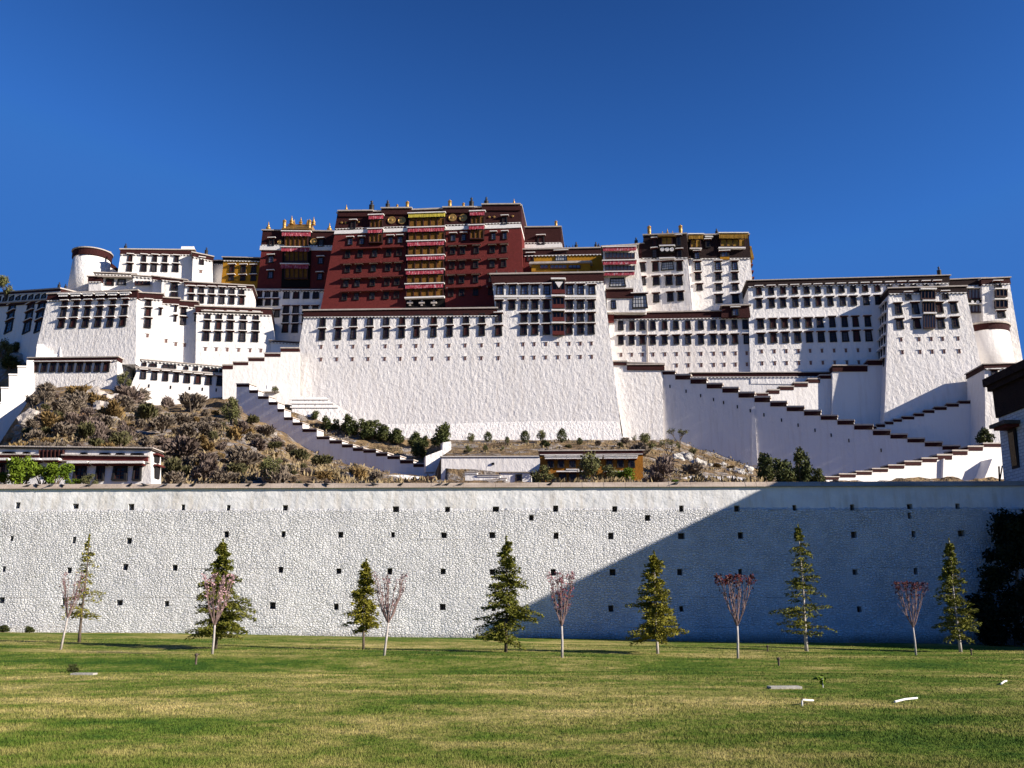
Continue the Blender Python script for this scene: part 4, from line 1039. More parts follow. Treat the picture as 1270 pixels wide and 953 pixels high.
F3 = face(270, 380, 264, -9, 3)
u3 = building('upper_gallery_block', 'white upper block with two rows of windows behind the stepped west front', F3, (230, 349.2), (313, 354.2), (313, 395), (226, 392), 14, (5.6, 5.6), cop=1.2)
row(u3, F3, [237, 249.5, 262.4, 275.2, 287.5, 299.6], (356.4, 364), (358, 366), 6.6); row(u3, F3, [236.6, 249.3, 262.2, 275, 287.3, 299.6], (366.4, 376), (368.4, 378), 6.8)
F3b = face(215, 375, 262, -9, 3)
u3b = building('corner_gallery', 'small white corner bay with one tall window and a railing above the stepped front', F3b, (201, 343.4), (231, 347), (231, 386), (199, 384), 10, (5, 5), cop=1.1)
window(u3b, F3b, 216, 351.4, 360.6, 8.6, 'std'); window(u3b, F3b, 216, 362.6, 368.6, 9, 'std', False)

F2 = face(120, 447, 250, 8, 6)
w2 = building('west_bastion', 'white west bastion with three rows of six black windows and pale window awnings', F2, (61, 364), (170, 359.4), (168.4, 452), (40, 452), 22, (10, 11.5), cop=1.5)
for i, xa in enumerate((80, 94.6, 109.2, 124.6, 140, 155.4)):
    window(w2, F2, xa, 374.6 - i * .4, 380.6 - i * .4, 6.6)
row(w2, F2, [78, 92.6, 107.6, 122.8, 138, 153.6], (383.4, 393.6), (381, 391.4), 7.2); row(w2, F2, [75.4, 90, 105.4, 120.8, 135.8, 151.6], (396.4, 407.4), (394.4, 405.4), 7.6)
for i in range(6):
    x = 81 + i * 15.2; valance(w2, F2, x - 6, 366.8 - i * .35, x + 6, 369.4 - i * .35, 'ledge', .9, -.3, name='white_awning')
def stepped(nm, lab, d, yaw, x0, x1, yt, yb, dep=12, fr=9, dx=2.0):
    fc = face((x0 + x1) / 2, yb, d, yaw, 5)
    return fc, building(nm, lab, fc, (x0, yt), (x1, yt + (x1 - x0) * .05), (x1 + dx, yb), (x0, yb), dep, (fr, fr), cop=1.3)
fc, b = stepped('stepped_bay', 'first bright white bay with three stacked windows right of the west bastion', 252.5, -14, 168.4, 201, 362.4, 470)
row(b, fc, [184, ], (372.8, 380), (372.8, 380), 7); row(b, fc, [183.4], (382.6, 393), (382.6, 393), 7.6); row(b, fc, [182.8], (395.6, 407.4), (395.6, 407.4), 8); vents(b, fc, [183], 416.4, 416.4)
window(b, fc, 199, 383, 391, 2.4); 
fc, b = stepped('stepped_bay', 'second bright white bay with slit windows in the middle of the stepped west front', 255, -15, 200.6, 222, 368.6, 472)
window(b, fc, 218, 380, 387, 2.6); window(b, fc, 217.4, 392, 399, 2.6); vents(b, fc, [206, 218], 423, 427)
fc, b = stepped('stepped_bay', 'third bright white bay with two stacked windows left of the five-column block', 257.5, -14, 221.6, 244.6, 372.6, 474)
row(b, fc, [227.4], (382.6, 391), (382.6, 391), 6.8); row(b, fc, [226.8], (394, 403.4), (394, 403.4), 7.2); window(b, fc, 242, 390, 399, 2.6); vents(b, fc, [229], 428, 428)
F5 = face(290, 460, 259, -11, 5)
w5 = building('west_block', 'bright white block with five columns of triple stacked windows', F5, (243.6, 379.4), (335.4, 382.6), (349, 474), (242, 474), 16, (9.6, 9.6), cop=1.3)
row(w5, F5, [257.6, 271.8, 286, 302, 317.6], (387.4, 395.8), (388.6, 397), 7); row(w5, F5, [256.6, 271, 285.4, 301.2, 317], (398.6, 408.8), (399.8, 410), 7.4); row(w5, F5, [255.4, 270, 284.6, 300.4, 316.2], (411.6, 423), (413, 424.4), 7.6)
vents(w5, F5, [254.8, 268.4, 282, 296, 310.4, 323.6], 433, 435)
slab('gutter_ledge', M['coping'], w5, F5, [(250, 385.6), (326, 388), (326, 389.2), (250, 386.8)], 0, .9)
sb = building('linking_block', 'low white block with a maroon cap joining the west front to the great bastion', face(338, 440, 262, 6, 3), (336, 421.8), (372, 424.5), (376, 500), (336, 500), 12, (3.4, 3.4), 'white_soft', .8)

# shaded far west wing
F1 = Face(at(70, 372, 272), 42, 4)
w1 = building('far_west_wing', 'shaded white wing with tall narrow windows and double cornice at the far left', F1, (-60, 366.5), (76, 357.6), (74, 452), (-60, 452), 14, (4, 5), cop=1.4)
slab('second_cornice', M['coping'], w1, F1, [(-60, 380.6), (72, 370.8), (72, 372.6), (-60, 382.4)], .3, 1.3)
slab('second_frieze', M['maroon'], w1, F1, [(-60, 382.6), (72, 372.8), (72, 375), (-60, 385)], .2, .5)
for x in range(-50, 66, 8): window(w1, F1, x, 373.6 - (x + 50) * .07, 378.4 - (x + 50) * .07, 5, 'grey', False)
for c3 in (((14, 384), (12, 395), (10, 407)), ((37, 383.4), (35, 394.4), (32.6, 407.4)), ((50.4, 382), (48.4, 393), (47, 406)), ((-12, 385), (-14, 396), (-16, 409))):
    for (x, y), h_ in zip(c3, (9, 10, 12)): window(w1, F1, x, y - h_ / 2, y + h_ / 2, 8)
finials(w1, F1, [(68, 350, 357, 'dark'), (76, 352, 358, 'dark')])

# low gallery houses above the brown slope
FL = face(90, 478, 246.5, 5, 4)
lb = building('low_gallery_house', 'low white house with nine black windows standing right above the brown rocky slope', FL, (37, 443.6), (146, 442.4), (143.6, 490), (30, 490), 9, (5.6, 5.6), 'white_rough', 1.2)
row(lb, FL, [43.4, 54.2, 65, 75.8, 87, 98, 109, 120.2, 131.4], (451, 462), (450.2, 461.6), 7.2)
MB().tube([at(103, 479, 244), at(119, 471, 243)], [.12, .1], 6).obj('leaning_pole', M['coping'], lb)
FM = face(230, 480, 248, -14, 4)
ml = building('long_gallery_house', 'long low white gallery with seven black windows and an upper strip of small openings', FM, (176, 445.6), (285, 455.4), (300, 520), (148, 512), 9, (2.6, 2.6), 'white_soft', 1.1)
row(ml, FM, [177.6, 191.5, 205.2, 218.5, 232, 245.4, 258.6, 272], (460, 470.4), (467.6, 479), 7)
slab('cornice', M['coping'], ml, FM, [(168, 455.4), (284, 464.6), (284, 466.4), (168, 457)], .2, .9)
for x in (179, 190, 206, 214, 231, 243, 256, 266, 275): window(ml, FM, x, 450.4 + (x - 178) * .085, 454.2 + (x - 178) * .085, 6 if int(x) % 2 else 9, 'std', False)
# drip stains are shallow slots under the windows
vents(ml, FM, [184.6, 211.5, 235, 251, 268], 479, 484, 1.6, 4, False)

# white stepped wall running down at the far left
FS = face(10, 500, 243, -22, 3)
sw = thing('stepped_boundary_wall', 'bright white stepped boundary wall climbing the far left of the hill', 'wall', FS.at(10, 545))
polywall('wall', M['white_soft'], sw, FS, [(-60, 520), (-12, 520), (-12, 500), (1.5, 500), (1.5, 481.5), (11, 481.5), (11, 465), (22, 465), (22, 455), (33, 455), (33, 447), (42, 447), (42, 500), (30, 545), (0, 585), (-60, 600)], 3)
for (x0, x1, y) in ((-12, 1.5, 499), (1.5, 11, 480.5), (11, 22, 464), (22, 33, 454)): slab('step_cap', M['ledge'], sw, FS, [(x0, y), (x1, y), (x1, y + 1.6), (x0, y + 1.6)], 3, .3, .1)
FS2 = face(55, 440, 249, -20, 3)
sw2 = thing('white_step', 'bright white stub wall stepping up to the left foot of the west bastion', 'wall', FS2.at(55, 445))
polywall('wall', M['white_soft'], sw2, FS2, [(46, 427), (54, 427), (54, 433), (62, 434), (62, 439), (84, 441), (84, 445), (110, 446), (44, 447)], 3)

# ------------------------------------------------------------------ ramps and stair walls
D = lambda s: [tuple(float(v) for v in q.split(',')) for q in s.split()]
Z1F = Face(at(822, 500, 255), 21.8, 1)
bu = building('ramp_buttress', 'bright white buttress with a maroon cap at the top of the long right ramp', face(800, 540, 258, 5, 4), (758, 448.5), (822, 451), (822.5, 555), (775, 555), 8, None, 'white', 1.0)
bfc = face(800, 540, 258, 5, 4)
for x0, x1, a, b in ((758, 777.6, 448, 453.4), (777.6, 824, 452, 459.4)):
    s = slab('step_cap', M['maroon'], bu, bfc, [(x0, a + 1.4), (x1, a + 1.4), (x1, b), (x0, b)], 6, .4, 0); slab('coping', M['coping'], bu, bfc, [(x0, a), (x1, a), (x1, a + 1.4), (x0, a + 1.4)], 6, .7, .1, parent=s)
z1 = stepwall('long shaded white ramp wall stepping down to the right under maroon caps', Z1F,
    [(812, 837.5, 460, 464.8), (837.5, 856.5, 464, 471), (856.5, 876.5, 468.7, 476.2), (876.5, 896, 475, 482), (896, 916, 480, 487.2), (916, 935.8, 486, 493.4), (935.8, 955.3, 491.3, 499), (955.3, 975.8, 497.4, 504.4), (975.8, 997.3, 503.4, 510.2), (997.3, 1018, 508.4, 515.6), (1018, 1038.6, 514.6, 521), (1038.6, 1059.3, 520.3, 527), (1059.3, 1082.6, 526, 533), (1082.6, 1104.3, 532.6, 540), (1104.3, 1125.4, 537.7, 544.2), (1125.4, 1147, 543, 549), (1147, 1168.8, 547.4, 554), (1168.8, 1191, 552, 558)],
    [(1191, 625), (1000, 615), (940, 600), (880, 580), (812, 560)], 1.8)
# drain slots and a narrow lit buttress on it
vents(z1, Z1F, [831, 851, 869, 885, 897.5, 914.6, 930.6, 947.6, 969.4, 990, 1011, 1031, 1053, 1093], 479.4, 559, 1.4, 4, False)
q = [(932.2, 497), (935.6, 497), (940, 577), (932.6, 578)]
f = [Z1F.at(*p) + Z1F.nh * 0.05 for p in q]; f2 = [p + Z1F.nh * (0.06 if i < 2 else 0.35) for i, p in enumerate(f)]
MB().prism([f2[3], f2[2], f2[1], f2[0]], [f[3], f[2], f[1], f[0]]).obj('buttress', M['white_soft'], z1)
fcT = face(950, 480, 260.3, 6, 3)
ut = building('upper_terrace_wall', 'white terrace wall with a long black coping behind the crossing ramps', fcT, (857, 462.2), (1029, 461.6), (1029, 520), (857, 520), 5, (6.6, 6.6), 'white_soft', 1.0)
R2F = Face(at(985, 490, 248.6), 0, 3)
r2 = stepwall('short bright ramp wall climbing to the right above the long shaded ramp', R2F,
    [(930, 938, 490, 494), (938, 952.7, 487.4, 491.4), (952.7, 966.7, 483, 488.6), (966.7, 984.4, 478.8, 484), (984.4, 1001.8, 474, 480), (1001.8, 1016.8, 469.2, 475), (1016.8, 1034, 464.6, 470)], [(1034, 530), (930, 530)], 2.4)
BLF = face(1060, 500, 256, 6, 3)
bl = thing('ramp_landing', 'white landing block with a maroon cap left of the battered corner tower', 'landing', BLF.at(1060, 525))
polywall('wall', M['white_soft'], bl, BLF, [(1032.6, 455), (1076, 455), (1076, 448.4), (1101, 448.4), (1100, 545), (1032, 545)], 7)
for x0, x1, a, b in ((1032.4, 1075.6, 453, 461.2), (1075.6, 1101, 446.4, 453.2)):
    s = slab('step_cap', M['maroon'], bl, BLF, [(x0, a + 1.4), (x1, a + 1.4), (x1, b), (x0, b)], 7, .3, 0); slab('coping', M['coping'], bl, BLF, [(x0, a), (x1, a), (x1, a + 1.4), (x0, a + 1.4)], 7, .6, .1, parent=s)
R3F = Face(at(1160, 520, 237.3), 13, 2)
r3 = stepwall('shaded ramp wall with black caps climbing to the right before the corner tower', R3F,
    [(1080, 1087, 528.6, 532), (1087, 1097.6, 525.6, 530), (1097.6, 1108, 522.6, 526.6), (1108, 1118.6, 519.4, 523.4), (1118.6, 1133.8, 516, 520.4), (1133.8, 1146, 512.2, 516.6), (1146, 1158.8, 508, 512.4), (1158.8, 1174, 504, 508.8), (1174, 1189, 500, 504.8), (1189, 1290, 496.6, 501)], [(1290, 610), (1130, 600), (1080, 560)], 2.4)
R4F = Face(at(1130, 590, 190), -14, 2)
r4 = stepwall('bright lowest ramp wall climbing to the right just above the front wall', R4F,
    [(1000, 1019.5, 595, 598.6), (1019.5, 1040.2, 591, 595), (1040.2, 1061, 587.4, 592.2), (1061, 1081, 584.2, 589), (1081, 1101, 580.8, 585.4), (1101, 1121.2, 576.4, 581.4), (1121.2, 1142.4, 571.6, 577.4), (1142.4, 1161.6, 567.8, 573.2), (1161.6, 1180.4, 563.4, 570.2), (1180.4, 1199.6, 558.2, 564.4), (1199.6, 1218.6, 553, 559.2), (1218.6, 1290, 549.4, 554.4)], [(1290, 640), (1000, 640)], 2.4)
mb = MB(); q = [R4F.at(1207, 597) , R4F.at(1240, 597), R4F.at(1240, 572), R4F.at(1217, 572)]
mb.prism([p + R4F.nh * 3.2 for p in q], q); mb.obj('buttress', M['white_soft'], r4)
q = [R4F.at(1166, 605), R4F.at(1168.6, 605), R4F.at(1168.6, 570), R4F.at(1167, 570)]
MB().prism([p + R4F.nh * .8 for p in q], q).obj('rib', M['white_soft'], r4)

LSF = Face(at(296, 500, 249), 21.8, 1)
ls = stepwall('long shaded white stair wall stepping down to the right across the brown slope', LSF,
    [(293.6, 309.6, 475.8, 480), (309.6, 320.4, 484, 487.6), (320.4, 333.6, 491.4, 495), (333.6, 344.6, 498.6, 502.4), (344.6, 352.6, 507.2, 511), (352.6, 363.4, 517.6, 521.2), (363.4, 375.4, 524, 527.6), (375.4, 393.2, 531.8, 536), (393.2, 409, 541.4, 545), (409, 424.4, 546, 550.4), (424.4, 438, 551, 555.2), (438, 451, 555, 559.6), (451, 466.6, 557.4, 561.8), (466.6, 480.8, 561.2, 566), (480.8, 496.4, 565.2, 569.6), (496.4, 513, 570, 575), (513, 529.2, 574.6, 579.4), (529.2, 543, 578.6, 583.2), (543, 578, 582, 586.6)],
    [(578, 612), (500, 604), (430, 592), (390, 578), (330, 545), (292, 520)], 3.0)
RLF = face(320, 470, 251, -6, 3)
rl = stepwall('bright white ramp wall climbing right from the long gallery to the great bastion', RLF,
    [(276, 289, 452, 458), (289, 308, 448.6, 453), (308, 328, 443.2, 448), (328, 348, 437.8, 442.6), (348, 371, 431, 436.4)], [(371, 520), (276, 495)], 2.4)
# terraces of white masonry under the left foot of the bastion
tfc = face(400, 520, 246.5, -4, 16)
tr = thing('white_terrace', 'bright whitewashed terrace steps at the left foot of the great bastion', 'terrace', tfc.at(400, 530))
polywall('wall', M['white_rough'], tr, tfc, [(362, 492), (404, 492.4), (410, 498), (440, 515), (452, 528), (420, 540), (362, 522)], 4)
for y in (494.6, 499.6, 504.6): slab('step_course', M['ledge'], tr, tfc, [(360, y), (404 + (y - 492) * 1.2, y), (405 + (y - 492) * 1.2, y + 1.6), (360, y + 1.6)], .2, .35)
hw = thing('white_terrace', 'small white stepped terrace with a round bush behind the upper stair wall', 'terrace', at(343, 495, 251))
hf = face(343, 490, 252, -12, 4)
polywall('wall', M['white_soft'], hw, hf, [(331, 478), (337, 472), (353, 471), (360, 476), (361, 500), (331, 492)], 3)
slab('step_course', M['ledge'], hw, hf, [(322, 484), (345, 484), (347, 487), (322, 487)], 3, 1.4)
# retaining walls of the terrace garden
g1 = face(605, 590, 196, 4, 3)
gw = building('garden_retaining_wall', 'low white retaining wall with a thin maroon edge below the row of clipped bushes', g1, (547.4, 565.8), (671, 565.4), (671, 606), (547, 606), 5, (2, 2), 'white_soft', 1.0, fgrow=.1, cgrow=.25, dentils=False)
window(gw, g1, 611.4, 573.8, 576.6, 3, 'std', False)
g2 = face(540, 572, 205, -16, 4)
gz = thing('garden_wall', 'short white zigzag wall among the dark junipers left of the retaining wall', 'wall', g2.at(540, 580))
polywall('wall', M['white_rough'], gz, g2, [(528, 566), (549, 558), (549, 549), (559.6, 547.6), (559.6, 558), (548, 566), (540, 586), (528, 586)], 2)
g3 = face(600, 595, 150, 4, 2)
lw = stepwall('low white garden wall descending in three steps just above the front wall', g3, [(577, 592, 585.6, 588.4), (592, 620.4, 589, 591.6), (620.4, 628, 593, 595.6)], [(628, 615), (577, 615)], 1.2, cap='ledge')
hfc = face(640, 598, 158, 4, 2)
hut = building('garden_hut', 'small white garden hut with a dark doorway beside the orange house', hfc, (620, 585.4), (657.6, 585.4), (658.6, 610), (619, 610), 5, (1.6, 1.6), 'white_soft', 1.0, fgrow=.08, cgrow=.3, dentils=False)
o = window(hut, hfc, 643.4, 588.6, 603, 9, 'std', False)
rbl = face(490, 592, 150, -6, 18)
sb_ = thing('rubble_bank', 'whitewashed rubble bank at the foot of the brown slope beside the stair wall', 'bank', rbl.at(485, 600))
polywall('wall', M['white_rough'], sb_, rbl, [(432, 601), (440, 593.6), (455, 590.6), (500, 589), (520, 591.4), (528, 596), (560, 597), (600, 598.6), (600, 615), (432, 615)], 4)
slab('step_cap', M['maroon'], sb_, rbl, [(521, 592.6), (538, 592.4), (538, 595), (521, 595.2)], 1.5, .5)
rb2 = Face(at(880, 590, 195), 10, 22)
sb2 = thing('rubble_bank', 'whitewashed rubble bank below the shaded ramp right of the bare trees', 'bank', rb2.at(880, 600))
polywall('wall', M['white_rough'], sb2, rb2, [(846, 593), (858, 590), (870, 591.4), (882, 590.2), (895, 591.6), (905, 590.4), (922, 592.6), (940, 594), (940, 606), (846, 606)], 2)

# ------------------------------------------------------------------ houses just behind the front wall
HF = face(90, 600, 90, 3, 1, 0)
hh = building('white_lodge', 'bright white two storey lodge with maroon cornices behind the left end of the front wall', HF, (-70, 552.4), (187, 555.6), (187.6, 625), (-70, 625), 2.3, None, 'white_soft', 1.4, cgrow=.35)
slab('roof_edge', M['stone_and_hole_shade'], hh, HF, [(-70, 554), (187.6, 557), (187.6, 558.6), (-70, 555.8)], 2.3, .22, .2)
slab('maroon_band', M['lintel_red'], hh, HF, [(-70, 564.6), (50, 565.4), (50, 569.4), (-70, 568.8)], .2, .28, .0); slab('maroon_band', M['lintel_red'], hh, HF, [(80, 566), (184, 567.2), (184, 573), (80, 572)], .2, .28, .0)
slab('band_coping', M['coping'], hh, HF, [(-70, 563.2), (51, 564), (51, 565.4), (-70, 564.6)], .2, .5); slab('band_coping', M['coping'], hh, HF, [(79, 564.4), (186, 566), (186, 567.2), (79, 565.8)], .2, .5)
slab('beam_course', M['coping'], hh, HF, [(-70, 569.6), (186, 573.6), (186, 574.8), (-70, 570.8)], .2, .55)
for x, w in ((99, 14), (124, 11), (148.6, 17), (170, 10), (4, 9), (42, 9), (66, 9)): window(hh, HF, x, 577.6 if x > 80 else 574, 596.6 if x > 80 else 590, w, 'std')
for x, w in ((12, 14), (34, 8), (105, 7), (131, 12), (150, 10), (171, 16)): window(hh, HF, x, 559.6 + x * .012, 563.2 + x * .012, w, 'std', False)
bay(hh, HF, 51, 558.6, 80, 569.6, 'mullion', .12, 6, 'timber_gallery')
hs = Face(HF.at(187.4, 600), -62, 1)
for (y0, y1) in ((564, 572), (577.6, 592)):
    P = HF.at(187.3, y1) - HF.nh * 1.2; h_ = (HF.at(187.3, y0) - HF.at(187.3, y1)).length
    mb = MB(); mb.box(-.02, .12, -.5, .5, 0, h_, 0); mb.box(-.05, .4, -.75, .75, h_ + .05, h_ + .2, 1)
    o = link('side_window', mb.mesh('side_window', [M['black_paint'], M['lintel_red']]), hh); o.location = P - hh.location; o.rotation_euler.z = R(-3)
OF = face(735, 598, 172, 4, 2)
oh = building('ochre_house', 'ochre orange house with a maroon frieze and eight awned windows behind the wall', OF, (669.6, 558.8), (797, 558), (798.6, 620), (669.6, 620), 9, (6.6, 6.6), 'orange', 1.2, fgrow=.15, cgrow=.35, dentils=False)
row(oh, OF, [683, 695.8, 710, 724, 740, 756, 769.6, 783.4], (570.8, 580.8), (570.4, 580.4), 8.4)
for x in (683, 695.8, 710, 724, 740, 756, 769.6, 783.4): valance(oh, OF, x - 6.2, 567.4, x + 6.2, 569.4, 'ledge', .7, -.1, name='white_awning')
row(oh, OF, [698, 710.5, 723, 757, 770], (587, 597), (587, 597), 9)
for x in (710.5,): valance(oh, OF, x - 7, 583.8, x + 7, 585.6, 'ledge', .7, name='white_awning')
# ------------------------------------------------------------------ vegetation
def leaf_mat(name, c1, c2, scale=3.0, trans=0.0):
    m = mat(name, c1, 0.75, 0.15); k = NT(m)
    k.color(k.ramp(k.noise(k.coord(), scale, 4, 0.7), [(0.36, c1), (0.64, c2)]))
    return m
M['cedar_green'] = leaf_mat('cedar_needles', (0.060, 0.076, 0.010), (0.185, 0.175, 0.026), 4)
M['cedar_yellow'] = leaf_mat('yellowing_cedar_needles', (0.095, 0.10, 0.012), (0.27, 0.235, 0.03), 4)
M['bark'] = rough_paint('grey_brown_bark', (0.11, 0.085, 0.065), 0.02, 8, 0.4)
M['bark_white'] = rough_paint('limewashed_trunk', (0.42, 0.38, 0.35), 0.01, 9, 0.25)
M['bark_plum'] = rough_paint('plum_stems', (0.22, 0.15, 0.14), 0.01, 9, 0.3)
M['juniper'] = leaf_mat('juniper_leaves', (0.028, 0.042, 0.012), (0.10, 0.105, 0.034), 0.6)
M['twig_grey'] = leaf_mat('grey_brown_twigs', (0.10, 0.078, 0.058), (0.27, 0.22, 0.17), 0.5)
M['twig_purple'] = leaf_mat('purple_brown_twigs', (0.085, 0.062, 0.050), (0.23, 0.175, 0.15), 0.5)
M['twig_tan'] = leaf_mat('tan_dry_leaves', (0.13, 0.085, 0.035), (0.30, 0.20, 0.08), 0.4)
M['olive'] = leaf_mat('olive_leaves', (0.055, 0.055, 0.022), (0.13, 0.115, 0.055), 0.4)
M['fresh'] = leaf_mat('fresh_green_leaves', (0.06, 0.105, 0.008), (0.16, 0.22, 0.018), 0.8)
M['willow'] = leaf_mat('grey_green_leaves', (0.075, 0.080, 0.028), (0.17, 0.165, 0.065), 0.4)
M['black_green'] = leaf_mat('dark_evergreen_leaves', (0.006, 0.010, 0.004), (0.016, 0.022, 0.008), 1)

def leaf_quads(P, size, rng, flat=0.0, elong=1.0, D=None):
    """one small quad (two-sided leaf clump) per point"""
    n = len(P)
    a = rng.normal(size=(n, 3))
    if D is not None: a = D + a * 0.35
    a /= np.linalg.norm(a, axis=1)[:, None] + 1e-9
    b = rng.normal(size=(n, 3)); b[:, 2] *= (1 - flat)
    b -= a * (a * b).sum(1)[:, None]; b /= np.linalg.norm(b, axis=1)[:, None] + 1e-9
    s = (size * rng.uniform(0.6, 1.4, n))[:, None] if np.isscalar(size) else size[:, None]
    A = a * s * elong; B = b * s * 0.6
    V = np.stack([P - A * .5 - B * .3, P - A * .1 + B * .5, P + A * .6 + B * .1, P + A * .1 - B * .5], 1).reshape(-1, 3)
    F = np.arange(4 * n).reshape(n, 4)
    return V, F
def cloud_pts(lobes, n, rng, shell=0.55):
    out = []
    tot = sum(l[3] ** 2 for l in lobes)
    for cx, cy, cz, r, sz in [(l + (1.0,))[:5] for l in lobes]:
        k = int(n * r * r / tot)
        d = rng.normal(size=(k, 3)); d /= np.linalg.norm(d, axis=1)[:, None]
        rad = r * (shell + (1 - shell) * rng.random(k)) * rng.uniform(0.75, 1.12, k)
        p = d * rad[:, None]; p[:, 2] *= sz
        out.append(p + np.array([cx, cy, cz]))
    return np.concatenate(out)
def bush_meshes(kind, seed):
    """unit bush, about 1 m radius, standing on z = 0; returns (crown mesh, stem mesh)"""
    rng = np.random.default_rng(seed); rd = random.Random(seed)
    mb = MB()
    if kind == 'juniper':
        lobes = [(0, 0, .9, .6, 1.1), (.38, .1, .65, .42, 1.0), (-.40, -.05, .7, .42, 1.1), (.05, -.35, .55, .42), (-.1, .3, 1.25, .36, 1.2), (.25, 0, 1.35, .26, 1.3), (-.3, .1, .4, .35), (.4, -.2, .35, .3)]
        lobes = [(a + rd.uniform(-.12, .12), b + rd.uniform(-.12, .12), c * rd.uniform(.85, 1.15), *r) for a, b, c, *r in lobes]
        P = cloud_pts(lobes, 1500, rng, .5); V, F = leaf_quads(P, 0.15, rng, 0, 1.3); mt = 'juniper'
    elif kind == 'clipped':
        P = cloud_pts([(0, 0, .85, .72, 1.1), (0, 0, 1.3, .42, 1.1)], 1300, rng, .7); V, F = leaf_quads(P, 0.13, rng); mt = 'juniper'
    elif kind in ('fresh', 'willow'):
        lobes = [(rd.uniform(-.55, .55), rd.uniform(-.4, .4), rd.uniform(.35, 1.25), rd.uniform(.25, .42)) for _ in range(9)]
        P = cloud_pts(lobes, 1500, rng, .35); V, F = leaf_quads(P, 0.12 if kind == 'fresh' else .10, rng, 0, 1.2); mt = kind
    else:
        # bare thicket: a sheaf of radiating twigs with a haze of fine shoots on the outer shell
        lobes = [(rd.uniform(-.45, .45), rd.uniform(-.4, .4), rd.uniform(.3, .75), rd.uniform(.34, .5), .9) for _ in range(6)]
        P = cloud_pts(lobes, 1500, rng, .3); P[:, 2] = np.abs(P[:, 2])
        D = P - np.array([0, 0, -.1]); D /= np.linalg.norm(D, axis=1)[:, None]
        V, F = leaf_quads(P, 0.17, rng, 0, 1.5, D); mt = {'grey': 'twig_grey', 'purple': 'twig_purple', 'tan': 'twig_tan', 'olive': 'olive'}[kind]
    crown = local_mesh('crown', V, F, [M[mt]])
    for i in range(7):
        a = rd.uniform(0, 6.28); l = rd.uniform(.5, 1.0)
        mb.tube([(0, 0, -.25), (math.cos(a) * l * .25, math.sin(a) * l * .25, l * .45), (math.cos(a) * l * .6, math.sin(a) * l * .6, l)], [.05, .035, .012], 4, cap=False)
    return crown, mb.mesh('stems', [M['bark']])
bcache = {}
def bush(name, label, cat, kind, px, py, rpx, group=None, hscale=1.0, P=None, variant=None):
    """bush whose base shows at photo pixel (px,py) on the hill and whose half width is rpx"""
    P = P or hill_hit(px, py)
    if P is None: return None
    v = variant if variant is not None else random.Random(int(px * 13 + py * 7)).randrange(3)
    if (kind, v) not in bcache: bcache[(kind, v)] = bush_meshes(kind, hash((kind, v)) % 1000 if False else (sum(map(ord, kind)) * 7 + v * 31))
    cm, sm = bcache[(kind, v)]
    o = thing(name, label, cat, P, group)
    s = rpx * (P - EYE).length / FPX
    o.scale = (s, s, s * hscale)
    o.rotation_euler = (0, 0, (px * 1.7 + py) % 6.28)
    link('crown', cm, o); link('stems', sm, o)
    return o
# dry shrubs spread over the brown slope
rs = random.Random(21)
def in_slope(px, py):
    top = np.interp(px, [20, 45, 95, 140, 185, 240, 293, 325, 350, 410, 440, 520], [560, 488, 484, 486, 500, 506, 512, 530, 552, 580, 588, 600])
    return top + 3 < py < 604
SH = 'dry leafless shrub on the brown rocky slope under the low white galleries'
cnt = 0
slots = []
for i in range(2600):
    px, py = rs.uniform(24, 470), rs.uniform(486, 603)
    if not in_slope(px, py): continue
    r = rs.choice([6, 7, 9, 11, 13, 16, 19, 23])
    if any((px - a) ** 2 + ((py - b) * 1.5) ** 2 < ((0.48 if px < 260 else 0.64) * (r + c)) ** 2 for a, b, c in slots): continue
    slots.append((px, py, r))
for px, py, r in slots:
    kd = rs.choices(['grey', 'purple', 'tan', 'olive'], [5, 2.4, 2.6, 2.2])[0]
    bush('shrub', {'grey': 'grey leafless shrub on the brown rocky slope below the low white galleries', 'purple': 'purplish brown bare shrub on the brown rocky slope below the low white galleries', 'tan': 'tan dry-leaved shrub on the brown rocky slope below the low white galleries', 'olive': 'dull olive shrub on the brown rocky slope below the low white galleries'}[kd], 'shrub', kd, px, py, r,
         {'grey': 'grey shrubs on the brown slope', 'purple': 'purplish shrubs on the brown slope', 'tan': 'tan shrubs on the brown slope', 'olive': 'olive shrubs on the brown slope'}[kd], rs.uniform(.75, 1.05))
